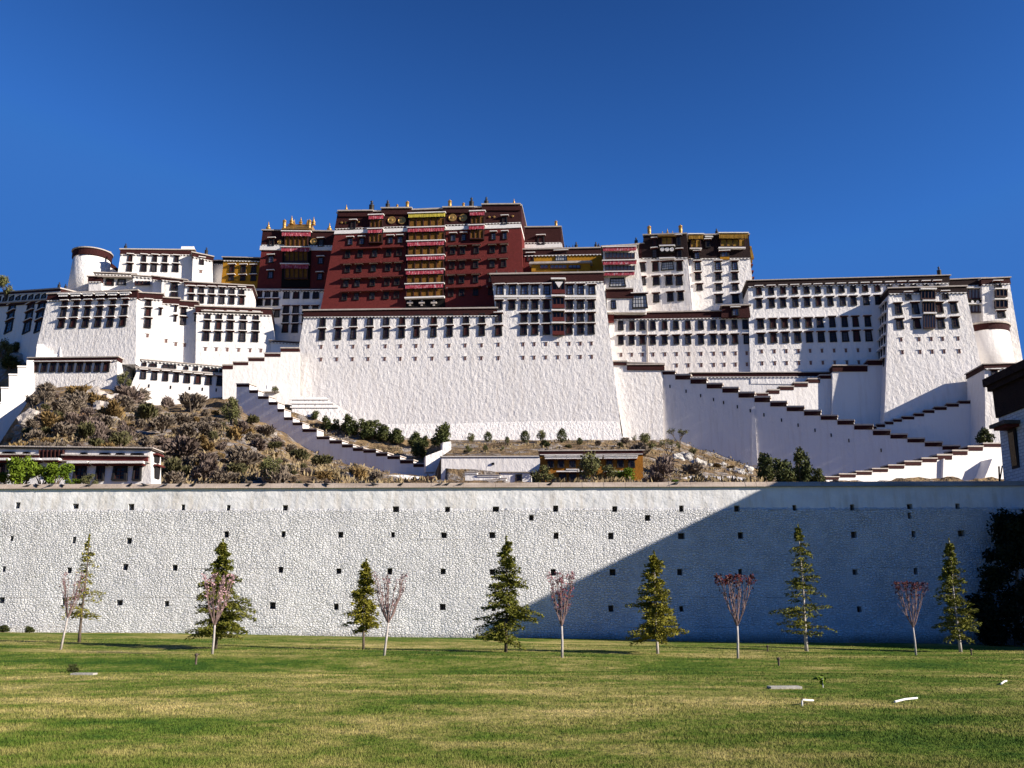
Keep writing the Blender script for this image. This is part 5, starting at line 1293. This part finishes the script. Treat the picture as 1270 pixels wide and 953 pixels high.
# the larger ones that stand out
for px, py, r, kd, lb_, h in (
    (98, 506, 17, 'grey', 'large dark grey thicket under the right end of the nine-window house', 1.0), (55, 490, 15, 'grey', 'pale grey thicket under the left end of the nine-window house', .9),
    (154, 473, 10, 'willow', 'tall grey green shrub between the nine-window house and the long gallery', 1.3), (168, 500, 17, 'grey', 'wide grey thicket below the left end of the long gallery', 1.0),
    (150, 502, 12, 'purple', 'purplish thicket beside the wide grey one below the long gallery', 1.0), (240, 506, 10, 'grey', 'upright grey bush below the middle of the long gallery', 1.3),
    (288, 527, 17, 'willow', 'big pale grey green bush at the top of the stair wall', 1.35), (305, 538, 13, 'purple', 'dark brown bush just below the big pale one by the stair wall', 1.0),
    (228, 570, 30, 'purple', 'very large purplish brown thicket in the middle of the slope', .95), (335, 600, 20, 'willow', 'yellow green bush low on the slope above the front wall', 1.1),
    (160, 545, 15, 'purple', 'round purple grey thicket above the white lodge roof', 1.0), (345, 556, 14, 'purple', 'dark brown thicket beside the shaded stair wall', .9),
    (62, 530, 18, 'purple', 'broad brown thicket on the left part of the slope', .9), (46, 552, 17, 'grey', 'pale grey thicket left above the lodge roof', .9), (250, 596, 20, 'grey', 'wide grey thicket low on the slope right of the lodge', .8),
    (120, 560, 15, 'olive', 'dull olive thicket over the middle of the lodge roof', .9), (292, 590, 16, 'olive', 'dull olive thicket low on the slope above the coping', .9), (400, 596, 14, 'tan', 'tan thicket near the low end of the slope', .8)):
    bush('bush', lb_, 'bush', kd, px, py, r, None, h, at(154, 481, 251) if (px, py) == (154, 473) else None)
# rocks on the slope
def rock(px, py, rpx, lab, mt, seed):
    P = hill_hit(px, py)
    if P is None: return
    rd = random.Random(seed); s = rpx * (P - EYE).length / FPX
    import bmesh
    bm = bmesh.new(); bmesh.ops.create_icosphere(bm, subdivisions=3, radius=1)
    for v in bm.verts:
        n_ = mnoise.noise(v.co * 1.3 + Vector((seed, 0, 0))) * .5 + mnoise.noise(v.co * 3 + Vector((0, seed, 0))) * .22
        v.co = v.co * (1 + n_); v.co.z *= 1.0; v.co.x *= 1.15
    me = bpy.data.meshes.new('rock'); bm.to_mesh(me); bm.free(); me.materials.append(M[mt])
    o = link('rock', me); o.location = P; o.scale = (s, s, s * .9); o.rotation_euler = (0, 0, rd.uniform(0, 6))
    return tag(o, lab, 'rock')
m = rough_paint('pale_grey_rock', (0.42, 0.375, 0.34), 0.5, 0.9, 0.35); M['rock'] = m
m = rough_paint('orange_brown_rock', (0.36, 0.21, 0.11), 0.5, 0.9, 0.3); M['rock_orange'] = m
for i, (px, py, r, mt, lab) in enumerate(((118, 492, 11, 'rock', 'pale boulder right under the nine-window house'), (128, 512, 14, 'rock', 'tall pale rock outcrop below the nine-window house'), (102, 518, 5, 'rock_orange', 'orange brown upright rock in the thicket'),
    (137, 500, 12, 'rock', 'pale cracked outcrop right of the tall rock'), (42, 522, 14, 'rock', 'grey rock face on the left edge of the slope'), (28, 534, 9, 'rock', 'grey rock low on the left edge of the slope'), (14, 545, 6, 'rock_orange', 'orange brown rock beside the white stepped wall'),
    (160, 493, 6, 'rock', 'small grey rock left of the long gallery'), (335, 540, 6, 'rock', 'white grey rock beside the stair wall'), (312, 560, 5, 'rock', 'small pale rock in the middle of the dry grass'), (305, 572, 6, 'rock', 'pale rock low in the dry grass'),
    (435, 594, 8, 'rock', 'grey boulder at the low end of the slope'), (140, 522, 6, 'rock', 'small pale rock below the cracked outcrop'), (20, 446, 9, 'rock', 'pale rounded rock in the shade of the far left wing'))):
    rock(px, py, r, lab, mt, i * 3.7 + 1)
M['rock_white'] = rough_paint('whitewashed_boulder', (0.55, 0.52, 0.48), 0.4, 1.1, 0.3)
rk_ = random.Random(6)
for i in range(17):
    t = i / 16; px, py = lerp(838, 932, t) + rk_.uniform(-4, 4), lerp(566, 587, t ** .8) + rk_.uniform(-4, 4)
    o = rock(px, py, rk_.choice([3, 4, 5, 6.5]), 'whitewashed boulder in the sloping pile under the shaded ramp wall', 'rock_white', 50 + i * 2.3)
    if o: o['group'] = 'whitewashed boulders under the ramp'
# dry grass tufts over the slope: nobody could count them
rng = np.random.default_rng(8)
P = []
for i in range(4200):
    px, py = rng.uniform(-30, 560), rng.uniform(484, 606)
    if not in_slope(min(max(px, 21), 519), py): continue
    h_ = hill_hit(px, py)
    if h_ is not None and mnoise.noise(h_ * 0.07) > -0.22: P.append(h_)
for i in range(2600):
    px, py = rng.uniform(385, 940), rng.uniform(530, 602)
    if 535 < px < 690 and py > 563: continue
    h_ = hill_hit(px, py)
    if h_ is not None and mnoise.noise(h_ * 0.09) > -0.1: P.append(h_)
P = np.array([tuple(p) for p in P])
P = np.repeat(P, 5, 0) + rng.normal(size=(len(P) * 5, 3)) * np.array([.5, .5, .05]) + np.array([0, 0, .18])
V, F = leaf_quads(P, 0.40, rng, 0, 1.4, np.tile(np.array([0, 0, 1.0]), (len(P), 1)))
m = leaf_mat('dry_golden_grass', (0.15, 0.112, 0.058), (0.31, 0.24, 0.135), 0.15); M['drygrass'] = m
o = link('dry_grass', local_mesh('dry_grass', V, F, [M['drygrass']])); tag(o, 'golden dry grass tufts on the slope and garden terraces', 'grass', kind='stuff')

# junipers and bushes of the terrace garden
for i, (px, py, r, lab) in enumerate(((391, 521, 6, 'smallest round juniper at the upper end of the dark row'), (404, 534, 9, 'low dark juniper second from the upper end of the row'), (416, 534, 7, 'dark juniper squeezed behind the second one'), (433, 541, 14, 'large spreading juniper in the upper part of the row'),
    (452, 546, 13, 'dark juniper left of the twin-topped one'), (461, 546, 13, 'tall twin-topped juniper in the middle of the row'), (475, 549, 12, 'broad juniper right of the twin-topped one'), (491.6, 552, 11, 'greyish juniper before the gap in the row'),
    (515, 556, 11, 'dark juniper above the small low one'), (526, 556, 8, 'slim juniper left of the largest'), (548, 555, 16, 'largest dark juniper at the lower end of the row'), (519, 569, 12, 'low olive juniper close above the stair wall'))):
    bush('juniper', 'dark green ' + lab, 'juniper', 'juniper', px, py, r * 1.12, 'junipers above the stair wall', 1.0)
for px, py, r, kd, lab, h in ((605, 549, 8, 'clipped', 'round clipped bush second from left on the terrace', 1.0), (629, 550.6, 4.2, 'clipped', 'small pointed bush on the terrace between two round ones', 1.3), (651, 550, 9.5, 'clipped', 'large round clipped bush above the left end of the ochre house', 1.0), (697, 550, 9.4, 'clipped', 'pointed clipped bush above the middle of the ochre house', 1.15),
    (719, 552, 6, 'clipped', 'small round bush right of the pointed one', .9), (585, 549, 8.5, 'willow', 'loose grey green bush leftmost on the terrace', .95), (672, 549, 9, 'willow', 'loose grey green bush between the large round and the pointed bush', 1.2), (676, 555, 9, 'juniper', 'low dark bush at the foot of the loose grey green one', .6),
    (743, 553, 8, 'grey', 'dry grey shrub right of the small round bush', .8), (579, 563, 8, 'willow', 'olive bush above the retaining wall', .9), (602, 560, 5, 'clipped', 'small dark bush above the retaining wall', .9), (622, 560, 4.5, 'willow', 'tiny grey green bush above the retaining wall', .9),
    (706, 556, 6, 'olive', 'dull low shrub close behind the ochre house roof', .7), (770, 555, 7, 'olive', 'dull low shrub behind the right end of the ochre roof', .8)):
    bush('bush', lab, 'bush', kd, px, py, r, None, h)
for px, py, r, kd, lab, h in ((777, 551, 9, 'grey', 'bare grey shrub beside the white buttress foot', .9), (792, 568, 18, 'grey', 'grey thicket right of the ochre house roof', 1.0), (805, 560, 15, 'willow', 'loose scrub against the foot of the white buttress', 1.0), (818, 592, 24, 'purple', 'brown thicket right of the ochre house', 1.0),
    (808, 603, 20, 'purple', 'low brown thicket behind the coping right of the ochre house', .9), (836, 602, 7, 'fresh', 'small green bush behind the coping', .7), (866, 604, 5, 'juniper', 'tiny dark bush on the rubble bank', .7), (858, 588, 15, 'grey', 'bare bush on the rubble bank', .9), (905, 582, 8, 'tan', 'tan scrub at the foot of the shaded ramp', .6), (890, 580, 8, 'tan', 'tan scrub left of the narrow buttress', .6),
    (951, 600, 16, 'juniper', 'leftmost of the three junipers under the shaded ramp', 1.35), (972, 603, 18, 'juniper', 'middle and lowest juniper under the shaded ramp', 1.05), (996, 601, 17, 'juniper', 'tallest juniper under the shaded ramp', 1.45), (1014, 603, 13, 'juniper', 'low juniper right of the tallest one', .9), (1034, 602, 9, 'purple', 'bare brown shrub in the shade under the ramp', .8),
    (1071, 586, 14, 'juniper', 'twin-topped dark juniper above the lowest ramp', 1.1)):
    bush('bush', lab, 'bush', kd, px, py, r, None, h)
# bushes that stand on built ledges
bush('bush', 'dark bush in the shade behind the lowest ramp near the gatehouse', 'bush', 'juniper', 1222, 553, 12, None, 1.0, at(1222, 553, 214))
bush('bush', 'round grey bush on the small white terrace behind the stair wall', 'bush', 'willow', 341, 489, 6, None, 1.0, at(341, 488, 248.5))
bush('bush', 'dark bush in the shade at the foot of the far left wing', 'bush', 'juniper', 20, 436, 7, None, .9)
bush('bush', 'grey bush at the far left edge in front of the shaded wing', 'bush', 'willow', 4, 446, 13, None, 1.2); bush('bush', 'dark scrub in the shaded gully beside the white stepped wall', 'bush', 'juniper', 12, 458, 14, None, .7); bush('bush', 'dark scrub behind the white stub wall', 'bush', 'olive', 38, 438, 8, None, .6)
bush('bush', 'grey tree top showing over the roof at the far left edge', 'tree', 'willow', 7, 372, 13, None, 1.2, at(7, 368, 300))
# fresh green bushes before the white lodge and grey ones before the ochre house
for px, py, r, lab in ((2, 600, 11, 'light green bush cut by the left edge in front of the white lodge'), (27, 600, 20, 'largest light green bush in front of the white lodge'), (52, 600, 16, 'light green bush in front of the timber gallery'), (69, 600, 16, 'light green bush with upright shoots before the lodge'), (91, 600, 8, 'low light green bush left of the dark door'), (112, 601, 9, 'low olive scrub under the lodge windows')):
    P = at(px, 601, 84); P.z -= 0.35
    bush('bush', lab, 'bush', 'fresh' if px != 112 else 'willow', px, py, r * 1.25, None, 1.0 if px != 91 else .8, P)
for px, r, kd, lab, h in ((676, 15, 'willow', 'grey green bush before the left end of the ochre house', .8), (733, 16, 'willow', 'tall willowy bush before the middle of the ochre house', 1.25), (752, 13, 'willow', 'grey green bush right of the tall willowy one', .95), (776, 13, 'fresh', 'light green bush before the right end of the ochre house', .85), (690, 8, 'olive', 'low dull bush left in front of the ochre house', .7)):
    P = at(px, 602, 158); bush('bush', lab, 'bush', kd, px, 602, r * 1.4, None, h, P)
# bare trees on the right of the garden
def bare_tree(px, py, hpx, label, seed, P=None, spread=.6):
    P = P or hill_hit(px, py); s = (P - EYE).length / FPX; H = hpx * s * 1.55; rd = random.Random(seed)
    o = thing('bare_tree', label, 'tree', P); mb = MB(); tips = []
    def grow(p, d, l, r, lev):
        q = p + d * l; m_ = p.lerp(q, .5) + Vector((rd.uniform(-.08, .08), rd.uniform(-.08, .08), 0)) * l
        mb.tube([p, m_, q], [r, r * .8, r * .6], 5, cap=False)
        if lev == 0: tips.append((p, q)); return
        for i in range(rd.randint(2, 3)):
            a = rd.uniform(0, 6.28); w = spread * rd.uniform(.5, 1.2)
            e = (d + Vector((math.cos(a) * w, math.sin(a) * w, rd.uniform(-.1, .35)))).normalized()
            grow(q, e, l * rd.uniform(.60, .86), r * .62, lev - 1)
    grow(Vector((0, 0, -.4)), Vector((rd.uniform(-.15, .15), 0, 1)).normalized(), H * .20, H * .028, 5)
    link('trunk', mb.mesh('trunk', [M['bark']]), o)
    rng = np.random.default_rng(seed); Pp = []
    for p, q in tips:
        for t in (.2, .6, 1.0): Pp.append(tuple(p.lerp(q, t)))
    Pp = np.repeat(np.array(Pp), 2, 0); Pp += rng.normal(size=Pp.shape) * H * .02
    V, F = leaf_quads(Pp, H * .022, rng, 0, 1.6); link('crown', local_mesh('crown', V, F, [M['willow']]), o)
bare_tree(844, 562, 34, 'spreading bare tree against the shaded ramp wall', 4)
bare_tree(862, 580, 28, 'leaning bare tree on the rubble bank', 9); bare_tree(796, 562, 26, 'bare tree beside the white buttress', 12); bare_tree(828, 575, 30, 'bare tree behind the brown thicket', 15)

# ------------------------------------------------------------------ young trees on the lawn
def ground_at(px, py):
    P = at(px, py, 40)
    d = ray(px, py)
    t = 20.0
    for _ in range(60):
        p = EYE + d * t; e = p.z - lawn_z(p.x, p.y); t += e / max(1e-3, -d.z)
    return EYE + d * t
def cedar(bx, by, ty, hw, label, seed, mt='cedar_green', dens=1.0, white=False, lean=0.0, tops=None, low=.13):
    B = ground_at(bx, by); s = (B - EYE).length / FPX
    H = (at(bx, ty, B.y).z - B.z) / 1.02; W = hw * s
    o = thing('cedar_tree', label, 'cedar', B); o.location.z -= 0.02
    rd = random.Random(seed); rng = np.random.default_rng(seed)
    mb = MB(); N = 9
    ax = lambda t: Vector((lean * t * H + .02 * math.sin(t * 7 + seed), .02 * math.sin(t * 5), t * H))
    mb.tube([ax(i / N) for i in range(N + 1)], [lerp(.075, .012, (i / N) ** .8) * H / 4.7 for i in range(N + 1)], 7)
    tr = mb
    br = MB(); pts = []; dirs = []
    z = low * H
    while z < H * .985:
        t = z / H
        prof = (1 - t) ** .85 * (0.55 + .45 * min(1, (t - low + .05) / .12))
        for i in range(rd.choice([4, 5, 5, 6])):
            a = rd.uniform(0, 6.283); L = W * prof * rd.choice([.45, .6, .8, .95, 1.05, 1.3]) * rd.uniform(.85, 1.1) + .05
            if rd.random() > dens * 1.1: continue
            p0 = ax(t); dx, dy = math.cos(a), math.sin(a)
            rise = rd.uniform(.05, .34); droop = rd.uniform(.10, .40)
            n_ = max(3, int(L / .13)); cv = []
            for j in range(n_ + 1):
                u = j / n_; cv.append(p0 + Vector((dx * L * u, dy * L * u, L * (rise * u - droop * u * u))))
            br.tube(cv, [lerp(.018, .004, j / n_) for j in range(n_ + 1)], 4, cap=False)
            side = Vector((-dy, dx, 0))
            for j in range(1, n_ + 1):
                u = j / n_; k_ = int((12 + 11 * (1 - abs(u - .6))) * dens)
                wdt = L * .30 * (1 - u * .55) + .05
                for q in range(k_):
                    sd_ = rd.uniform(-1, 1); o_ = cv[j] + side * sd_ * wdt + Vector((dx, dy, 0)) * rd.uniform(-.06, .06) + Vector((0, 0, rd.uniform(-.075, .055) - abs(sd_) * .04))
                    pts.append(tuple(o_)); dirs.append((dx * .6 + side.x * sd_, dy * .6 + side.y * sd_, rd.uniform(-.25, .25)))
        z += H * rd.uniform(.016, .044)
    for i in range(40): pts.append(tuple(ax(rd.uniform(.93, 1.02)) + Vector((rd.uniform(-.03, .03), rd.uniform(-.03, .03), 0)))); dirs.append((rd.uniform(-.5, .5), rd.uniform(-.5, .5), 1))
    tr.add(br.v, br.f, 1)
    t_ = link('trunk', tr.mesh('trunk', [M['bark_white'] if white else M['bark'], M['bark']], True), o)
    P = np.array(pts); V, F = leaf_quads(P, 0.072, rng, .3, 1.6, np.array(dirs))
    link('crown', local_mesh('crown', V, F, [M[mt]]), o)
    return o
cedar(98, 797, 663, 27, 'sparse thin cedar leftmost in front of the white wall, bare trunk showing', 3, 'cedar_yellow', .40, low=.22)
cedar(268, 805, 669, 42, 'densest dark green cedar, behind a pink blossoming plum', 5, 'cedar_green', 1.05)
cedar(450, 806, 692, 24, 'small yellowish cedar with a bare lower trunk on the sunlit wall', 8, 'cedar_yellow', .8, low=.22)
cedar(628, 809, 664, 42, 'tall dark cedar standing where the wall shadow begins', 11, 'cedar_green', .85, low=.10)
cedar(815, 811, 683, 40, 'bushy yellow green cedar with a forked limewashed trunk in the wall shadow', 14, 'cedar_yellow', .95, True, low=.17)
cedar(1001, 808, 650, 38, 'tall slender cedar with a whitish trunk against the shaded wall', 17, 'cedar_green', .62, True, low=.13)
cedar(1191, 809, 667, 29, 'rightmost narrow green cedar before the darkest part of the wall', 20, 'cedar_green', .8, True, low=.14)

M['blossom_pink'] = leaf_mat('pale_pink_blossom', (0.42, 0.22, 0.25), (0.62, 0.42, 0.45), 9)
M['blossom_mauve'] = leaf_mat('mauve_buds', (0.15, 0.075, 0.08), (0.28, 0.16, 0.17), 9)
M['leaf_red'] = leaf_mat('dark_red_leaves', (0.045, 0.010, 0.010), (0.12, 0.022, 0.022), 9)
M['leaf_rose'] = leaf_mat('rose_red_leaves', (0.13, 0.03, 0.04), (0.28, 0.10, 0.12), 9)
def plum(bx, by, fy, ty, hw, label, seed, mt, nleaf=700, lean=0.0, flat=False, white=True):
    B = ground_at(bx, by); s = (B - EYE).length / FPX
    H = at(bx, ty, B.y).z - B.z; Fk = at(bx, fy, B.y).z - B.z; W = hw * s
    o = thing('plum_tree', label, 'plum tree', B); o.location.z -= .02
    rd = random.Random(seed); rng = np.random.default_rng(seed)
    mb = MB(); tp = Vector((lean * Fk, 0, Fk))
    mb.tube([(0, 0, -.05), (lean * Fk * .4 + .015, 0, Fk * .5), tp], [.045, .038, .034], 7)
    st = MB(); pts = []
    nst = rd.choice([8, 9, 10])
    for i in range(nst):
        a = 6.283 * i / nst + rd.uniform(-.25, .25); w = W * rd.uniform(.45, 1.0)
        top = tp + Vector((math.cos(a) * w, math.sin(a) * w, (H - Fk) * (rd.uniform(.93, 1.0) if flat else rd.uniform(.78, 1.04))))
        c1 = tp + Vector((math.cos(a) * w * .55, math.sin(a) * w * .55, (H - Fk) * .28))
        cv = [tp * (1 - u) ** 2 + c1 * 2 * u * (1 - u) + top * u * u for u in [j / 7 for j in range(8)]]
        cv = [p + Vector((rd.uniform(-.015, .015), rd.uniform(-.015, .015), 0)) if j else p for j, p in enumerate(cv)]
        st.tube(cv, [lerp(.024, .006, j / 7) for j in range(8)], 5, cap=False)
        for j in range(2, 8):
            for b in range(2):
                if rd.random() < .25: continue
                d = Vector((math.cos(a) * .25 + rd.uniform(-.3, .3), math.sin(a) * .25 + rd.uniform(-.3, .3), 1)).normalized(); l = rd.uniform(.12, .40) * (H - Fk)
                q = cv[j] + d * l; q.z = min(q.z, H * (1.0 if flat else 1.05))
                st.tube([cv[j], cv[j].lerp(q, .5) + Vector((rd.uniform(-.02, .02), rd.uniform(-.02, .02), 0)), q], [.010, .007, .004], 4, cap=False)
                for e in range(10):
                    p = cv[j].lerp(q, rd.uniform(.15, 1)); f_ = (p.z - Fk) / (H - Fk)
                    if rd.random() < (f_ ** 3 if flat else f_ * 1.1): pts.append(tuple(p + Vector((rd.uniform(-.05, .05), rd.uniform(-.05, .05), rd.uniform(-.04, .04)))))
        if flat:
            for e in range(24): pts.append(tuple(top + Vector((rd.uniform(-.16, .16), rd.uniform(-.16, .16), rd.uniform(-.22, .03)))))
    t_ = link('trunk', mb.mesh('trunk', [M['bark_white']], True), o)
    link('stems', st.mesh('stems', [M['bark_plum']]), t_)
    P = np.array(pts); P = P[rng.permutation(len(P))[:nleaf]]
    V, F = leaf_quads(P, 0.062 if not flat else .075, rng, 0, 1.1); link('crown', local_mesh('crown', V, F, [M[mt]]), o)
    return o
plum(75, 806, 766, 713, 15, 'leftmost bare plum with mauve buds beside the sparse cedar', 2, 'blossom_mauve', 270, .12)
plum(263, 812, 775, 716, 20, 'pink blossoming plum in front of the densest cedar', 4, 'blossom_pink', 520, .02)
plum(476, 815, 772, 715, 22, 'bare mauve plum right of the small yellowish cedar', 6, 'blossom_mauve', 270, .10)
plum(697, 816, 776, 714, 20, 'rose budded plum right on the edge of the wall shadow', 9, 'leaf_rose', 520)
plum(915, 817, 776, 713, 22, 'plum with a flat dark red top on pale stems', 12, 'leaf_red', 900, .04, True)
plum(1136, 813, 778, 722, 17, 'rightmost plum with a flat brownish red top before the shaded wall', 15, 'leaf_red', 800, -.01, True)

# dark evergreen in the shade at the right end of the wall
P = at(1262, 806, 51.6); P.z = lawn_z(P.x, P.y)
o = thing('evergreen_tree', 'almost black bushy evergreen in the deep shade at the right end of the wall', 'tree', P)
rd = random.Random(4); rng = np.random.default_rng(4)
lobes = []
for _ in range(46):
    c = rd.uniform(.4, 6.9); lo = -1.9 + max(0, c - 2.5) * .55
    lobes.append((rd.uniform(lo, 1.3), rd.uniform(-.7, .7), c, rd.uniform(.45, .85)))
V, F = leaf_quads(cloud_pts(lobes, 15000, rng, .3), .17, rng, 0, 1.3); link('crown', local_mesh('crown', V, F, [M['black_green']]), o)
link('trunk', MB().tube([(0, 0, -.1), (.2, 0, 2), (.7, 0, 5.4)], [.16, .12, .03], 8).mesh('trunk', [M['bark']]), o)

# ------------------------------------------------------------------ pigeons on the coping
def bird_mesh():
    mb = MB()
    body = [(-.17, .015, .10), (-.10, .035, .11), (-.02, .062, .115), (.06, .066, .13), (.11, .045, .165), (.145, .034, .195), (.175, .030, .205), (.20, .012, .20), (.222, .004, .195)]
    mb.tube([(x, 0, z) for x, r, z in body], [r for x, r, z in body], 8)
    for s_ in (-1, 1):
        mb.prism([Vector((-.20, s_ * .035, .10)), Vector((.07, s_ * .062, .11)), Vector((.07, s_ * .055, .165)), Vector((-.05, s_ * .048, .15))], [Vector((-.20, s_ * .02, .10)), Vector((.07, s_ * .03, .11)), Vector((.07, s_ * .03, .165)), Vector((-.05, s_ * .02, .15))])
        mb.tube([(.02, s_ * .025, .085), (.02, s_ * .025, 0)], [.008, .006], 5); mb.tube([(.0, s_ * .025, .004), (.05, s_ * .025, .004)], [.006, .004], 4)
    mb.prism([Vector((-.28, -.03, .085)), Vector((-.14, -.025, .095)), Vector((-.14, .025, .095)), Vector((-.28, .03, .085))], [Vector((-.28, -.03, .095)), Vector((-.14, -.025, .115)), Vector((-.14, .025, .115)), Vector((-.28, .03, .095))])
    return mb.mesh('bird', [M['bird']], True)
M['bird'] = rough_paint('slate_grey_feathers', (0.035, 0.035, 0.04), 0.003, 20, 0.4, .6)
bme = bird_mesh(); rb_ = random.Random(2)
BX = [34.5, 46.5, 63.5, 78, 110.5, 161, 180, 205, 223, 239.5, 308.6, 326, 381.6, 405, 464, 496.7, 545, 554, 571, 682, 686, 838.5]
for i, x in enumerate(BX):
    o = link('pigeon', bme)
    f_ = 0.3 if x != 686 else 0.98
    P = on_wall(WF.at(x, 602).x, lerp(zt, ct, f_)) + WF.nh * (0.16 - 0.43 * f_ ) + Vector((0, 0, .0))
    o.location = P + Vector((0, -.005, -.005)) ; o.rotation_euler = (0, 0, rb_.choice([0, .5, 2.6, 3.4, -.5, 1.2])); s_ = rb_.uniform(.9, 1.15); o.scale = (s_, s_, s_)
    tag(o, 'small dark pigeon perched on the grey coping of the long white wall', 'bird', 'pigeons on the wall coping')

# ------------------------------------------------------------------ things lying on the lawn
M['white_paint'] = rough_paint('white_painted_pipe', (0.75, 0.73, 0.70), 0.004, 12, .08, .5)
M['concrete'] = rough_paint('pale_concrete', (0.40, 0.38, 0.34), 0.01, 8, .2)
def lawn_thing(name, label, cat, px, py, mbuild, mt, rz=0, group=None):
    P = ground_at(px, py); mb = MB(); mbuild(mb)
    o = link(name, mb.mesh(name, [M[mt]])); o.location = P; o.rotation_euler.z = rz; tag(o, label, cat, group); return o
lawn_thing('bent_pipe', 'white bent pipe sticking out of the grass on the right', 'pipe', 995, 876, lambda b: (b.tube([(0, 0, -.05), (0, 0, .085), (.02, .05, .10), (.10, .55, .05), (.14, .8, .03)], [.017] * 5, 8)), 'white_paint', -.35)
lawn_thing('slab', 'pale flat slab lying in the grass before the flat red plum', 'slab', 973, 854, lambda b: b.box(-.33, .33, -.14, .14, -.03, .045), 'concrete', .05)
lawn_thing('pipe', 'long white pipe lying in the grass right of the bent pipe', 'pipe', 1124, 870, lambda b: b.tube([(-.45, 0, .02), (0, .02, .035), (.45, 0, .03)], [.019] * 3, 8), 'white_paint', .75)
lawn_thing('pipe', 'short white pipe lying in the grass at the right edge', 'pipe', 1246, 848.6, lambda b: b.tube([(-.3, -.12, .02), (0, 0, .055), (.12, .03, .06), (.35, .2, .03)], [.019] * 4, 8), 'white_paint', .5)
lawn_thing('slab', 'small pale slab lying in the grass on the left', 'slab', 104, 837, lambda b: b.box(-.28, .28, -.12, .12, -.03, .04), 'concrete', -.05)
def sprinkler(b): b.lathe([(.03, -.05), (.03, .16), (.045, .17), (.05, .22), (.02, .25)], n=8); b.tube([(0, 0, .2), (.09, 0, .23)], [.015, .01], 6)
for px, py, lab in ((966, 826, 'dark sprinkler head in the grass right of the flat red plum'), (1205, 813, 'small sprinkler head near the rightmost cedar'), (243, 822, 'small sprinkler head left below the blossoming plum'), (952, 808, 'small sprinkler head by the foot of the shaded wall')):
    lawn_thing('sprinkler', lab, 'sprinkler', px, py, sprinkler, 'bark')
P = ground_at(1021, 853); o = thing('sprout', 'tiny pale sprout in the grass above the bent pipe', 'plant', P)
rng = np.random.default_rng(2); V, F = leaf_quads(rng.normal(size=(26, 3)) * .05 + np.array([0, 0, .12]), .09, rng, 0, 1.3); link('leaves', local_mesh('leaves', V, F, [M['fresh']]), o); link('stem', MB().tube([(0, 0, -.03), (0, 0, .2)], [.012, .006], 5).mesh('stem', [M['white_paint']]), o)
P = ground_at(90, 834); bush('tussock', 'dark green grass tussock beside the small pale slab', 'plant', 'juniper', 90, 834, 9, None, .55, P)
for px, r, lab in ((10, 9, 'small dark weed bush at the foot of the wall, leftmost'), (42, 8, 'small dark weed bush at the foot of the wall, second from left')):
    P = WF.at(px, 784) + WF.nh * .5; P.z = lawn_z(P.x, P.y); bush('weed_bush', lab, 'bush', 'juniper', px, 784, r, None, .5, P)

# ------------------------------------------------------------------ grass blades
rng = np.random.default_rng(31)
N = 420000
pxs = rng.uniform(-160, 1430, N); pys = 797 + (985 - 797) * rng.random(N) ** 1.0
t = 0
Y = np.empty(N)
cx = (pxs - 635) / FPX; cy = (476.5 - pys) / FPX
dy = math.cos(TILT) - cy * math.sin(TILT); dz = math.sin(TILT) + cy * math.cos(TILT)
tt = -1.6 / np.minimum(dz, -0.02); X = cx * tt; Yv = dy * tt
keep = (Yv < 54.5) & (Yv > 5)
X, Yv = X[keep], Yv[keep]
Z = np.array([lawn_z(a, b) for a, b in zip(X.tolist(), Yv.tolist())])
n = len(X); dist = Yv
ph = np.sin(X * .9 + np.sin(Yv * 1.1) * 2) * np.sin(Yv * .8 + np.cos(X * .5) * 2)
hgt = rng.uniform(.012, .034, n) * (1 + .35 * ph)
wid = np.clip(dist * 0.00040, .004, .020)
ang = rng.uniform(0, 2 * np.pi, n); la = rng.uniform(0, 2 * np.pi, n); lm = rng.uniform(.2, .9, n) * hgt
b0 = np.stack([X - np.cos(ang) * wid, Yv - np.sin(ang) * wid, Z - .004], 1); b1 = np.stack([X + np.cos(ang) * wid, Yv + np.sin(ang) * wid, Z - .004], 1)
tp = np.stack([X + np.cos(la) * lm, Yv + np.sin(la) * lm, Z + hgt], 1)
V = np.stack([b0, b1, tp], 1).reshape(-1, 3); F = np.arange(3 * n).reshape(n, 3)
o = link('grass', local_mesh('grass', V, F, [M['blade']])); tag(o, 'short grass blades covering the lawn', 'grass', kind='stuff')
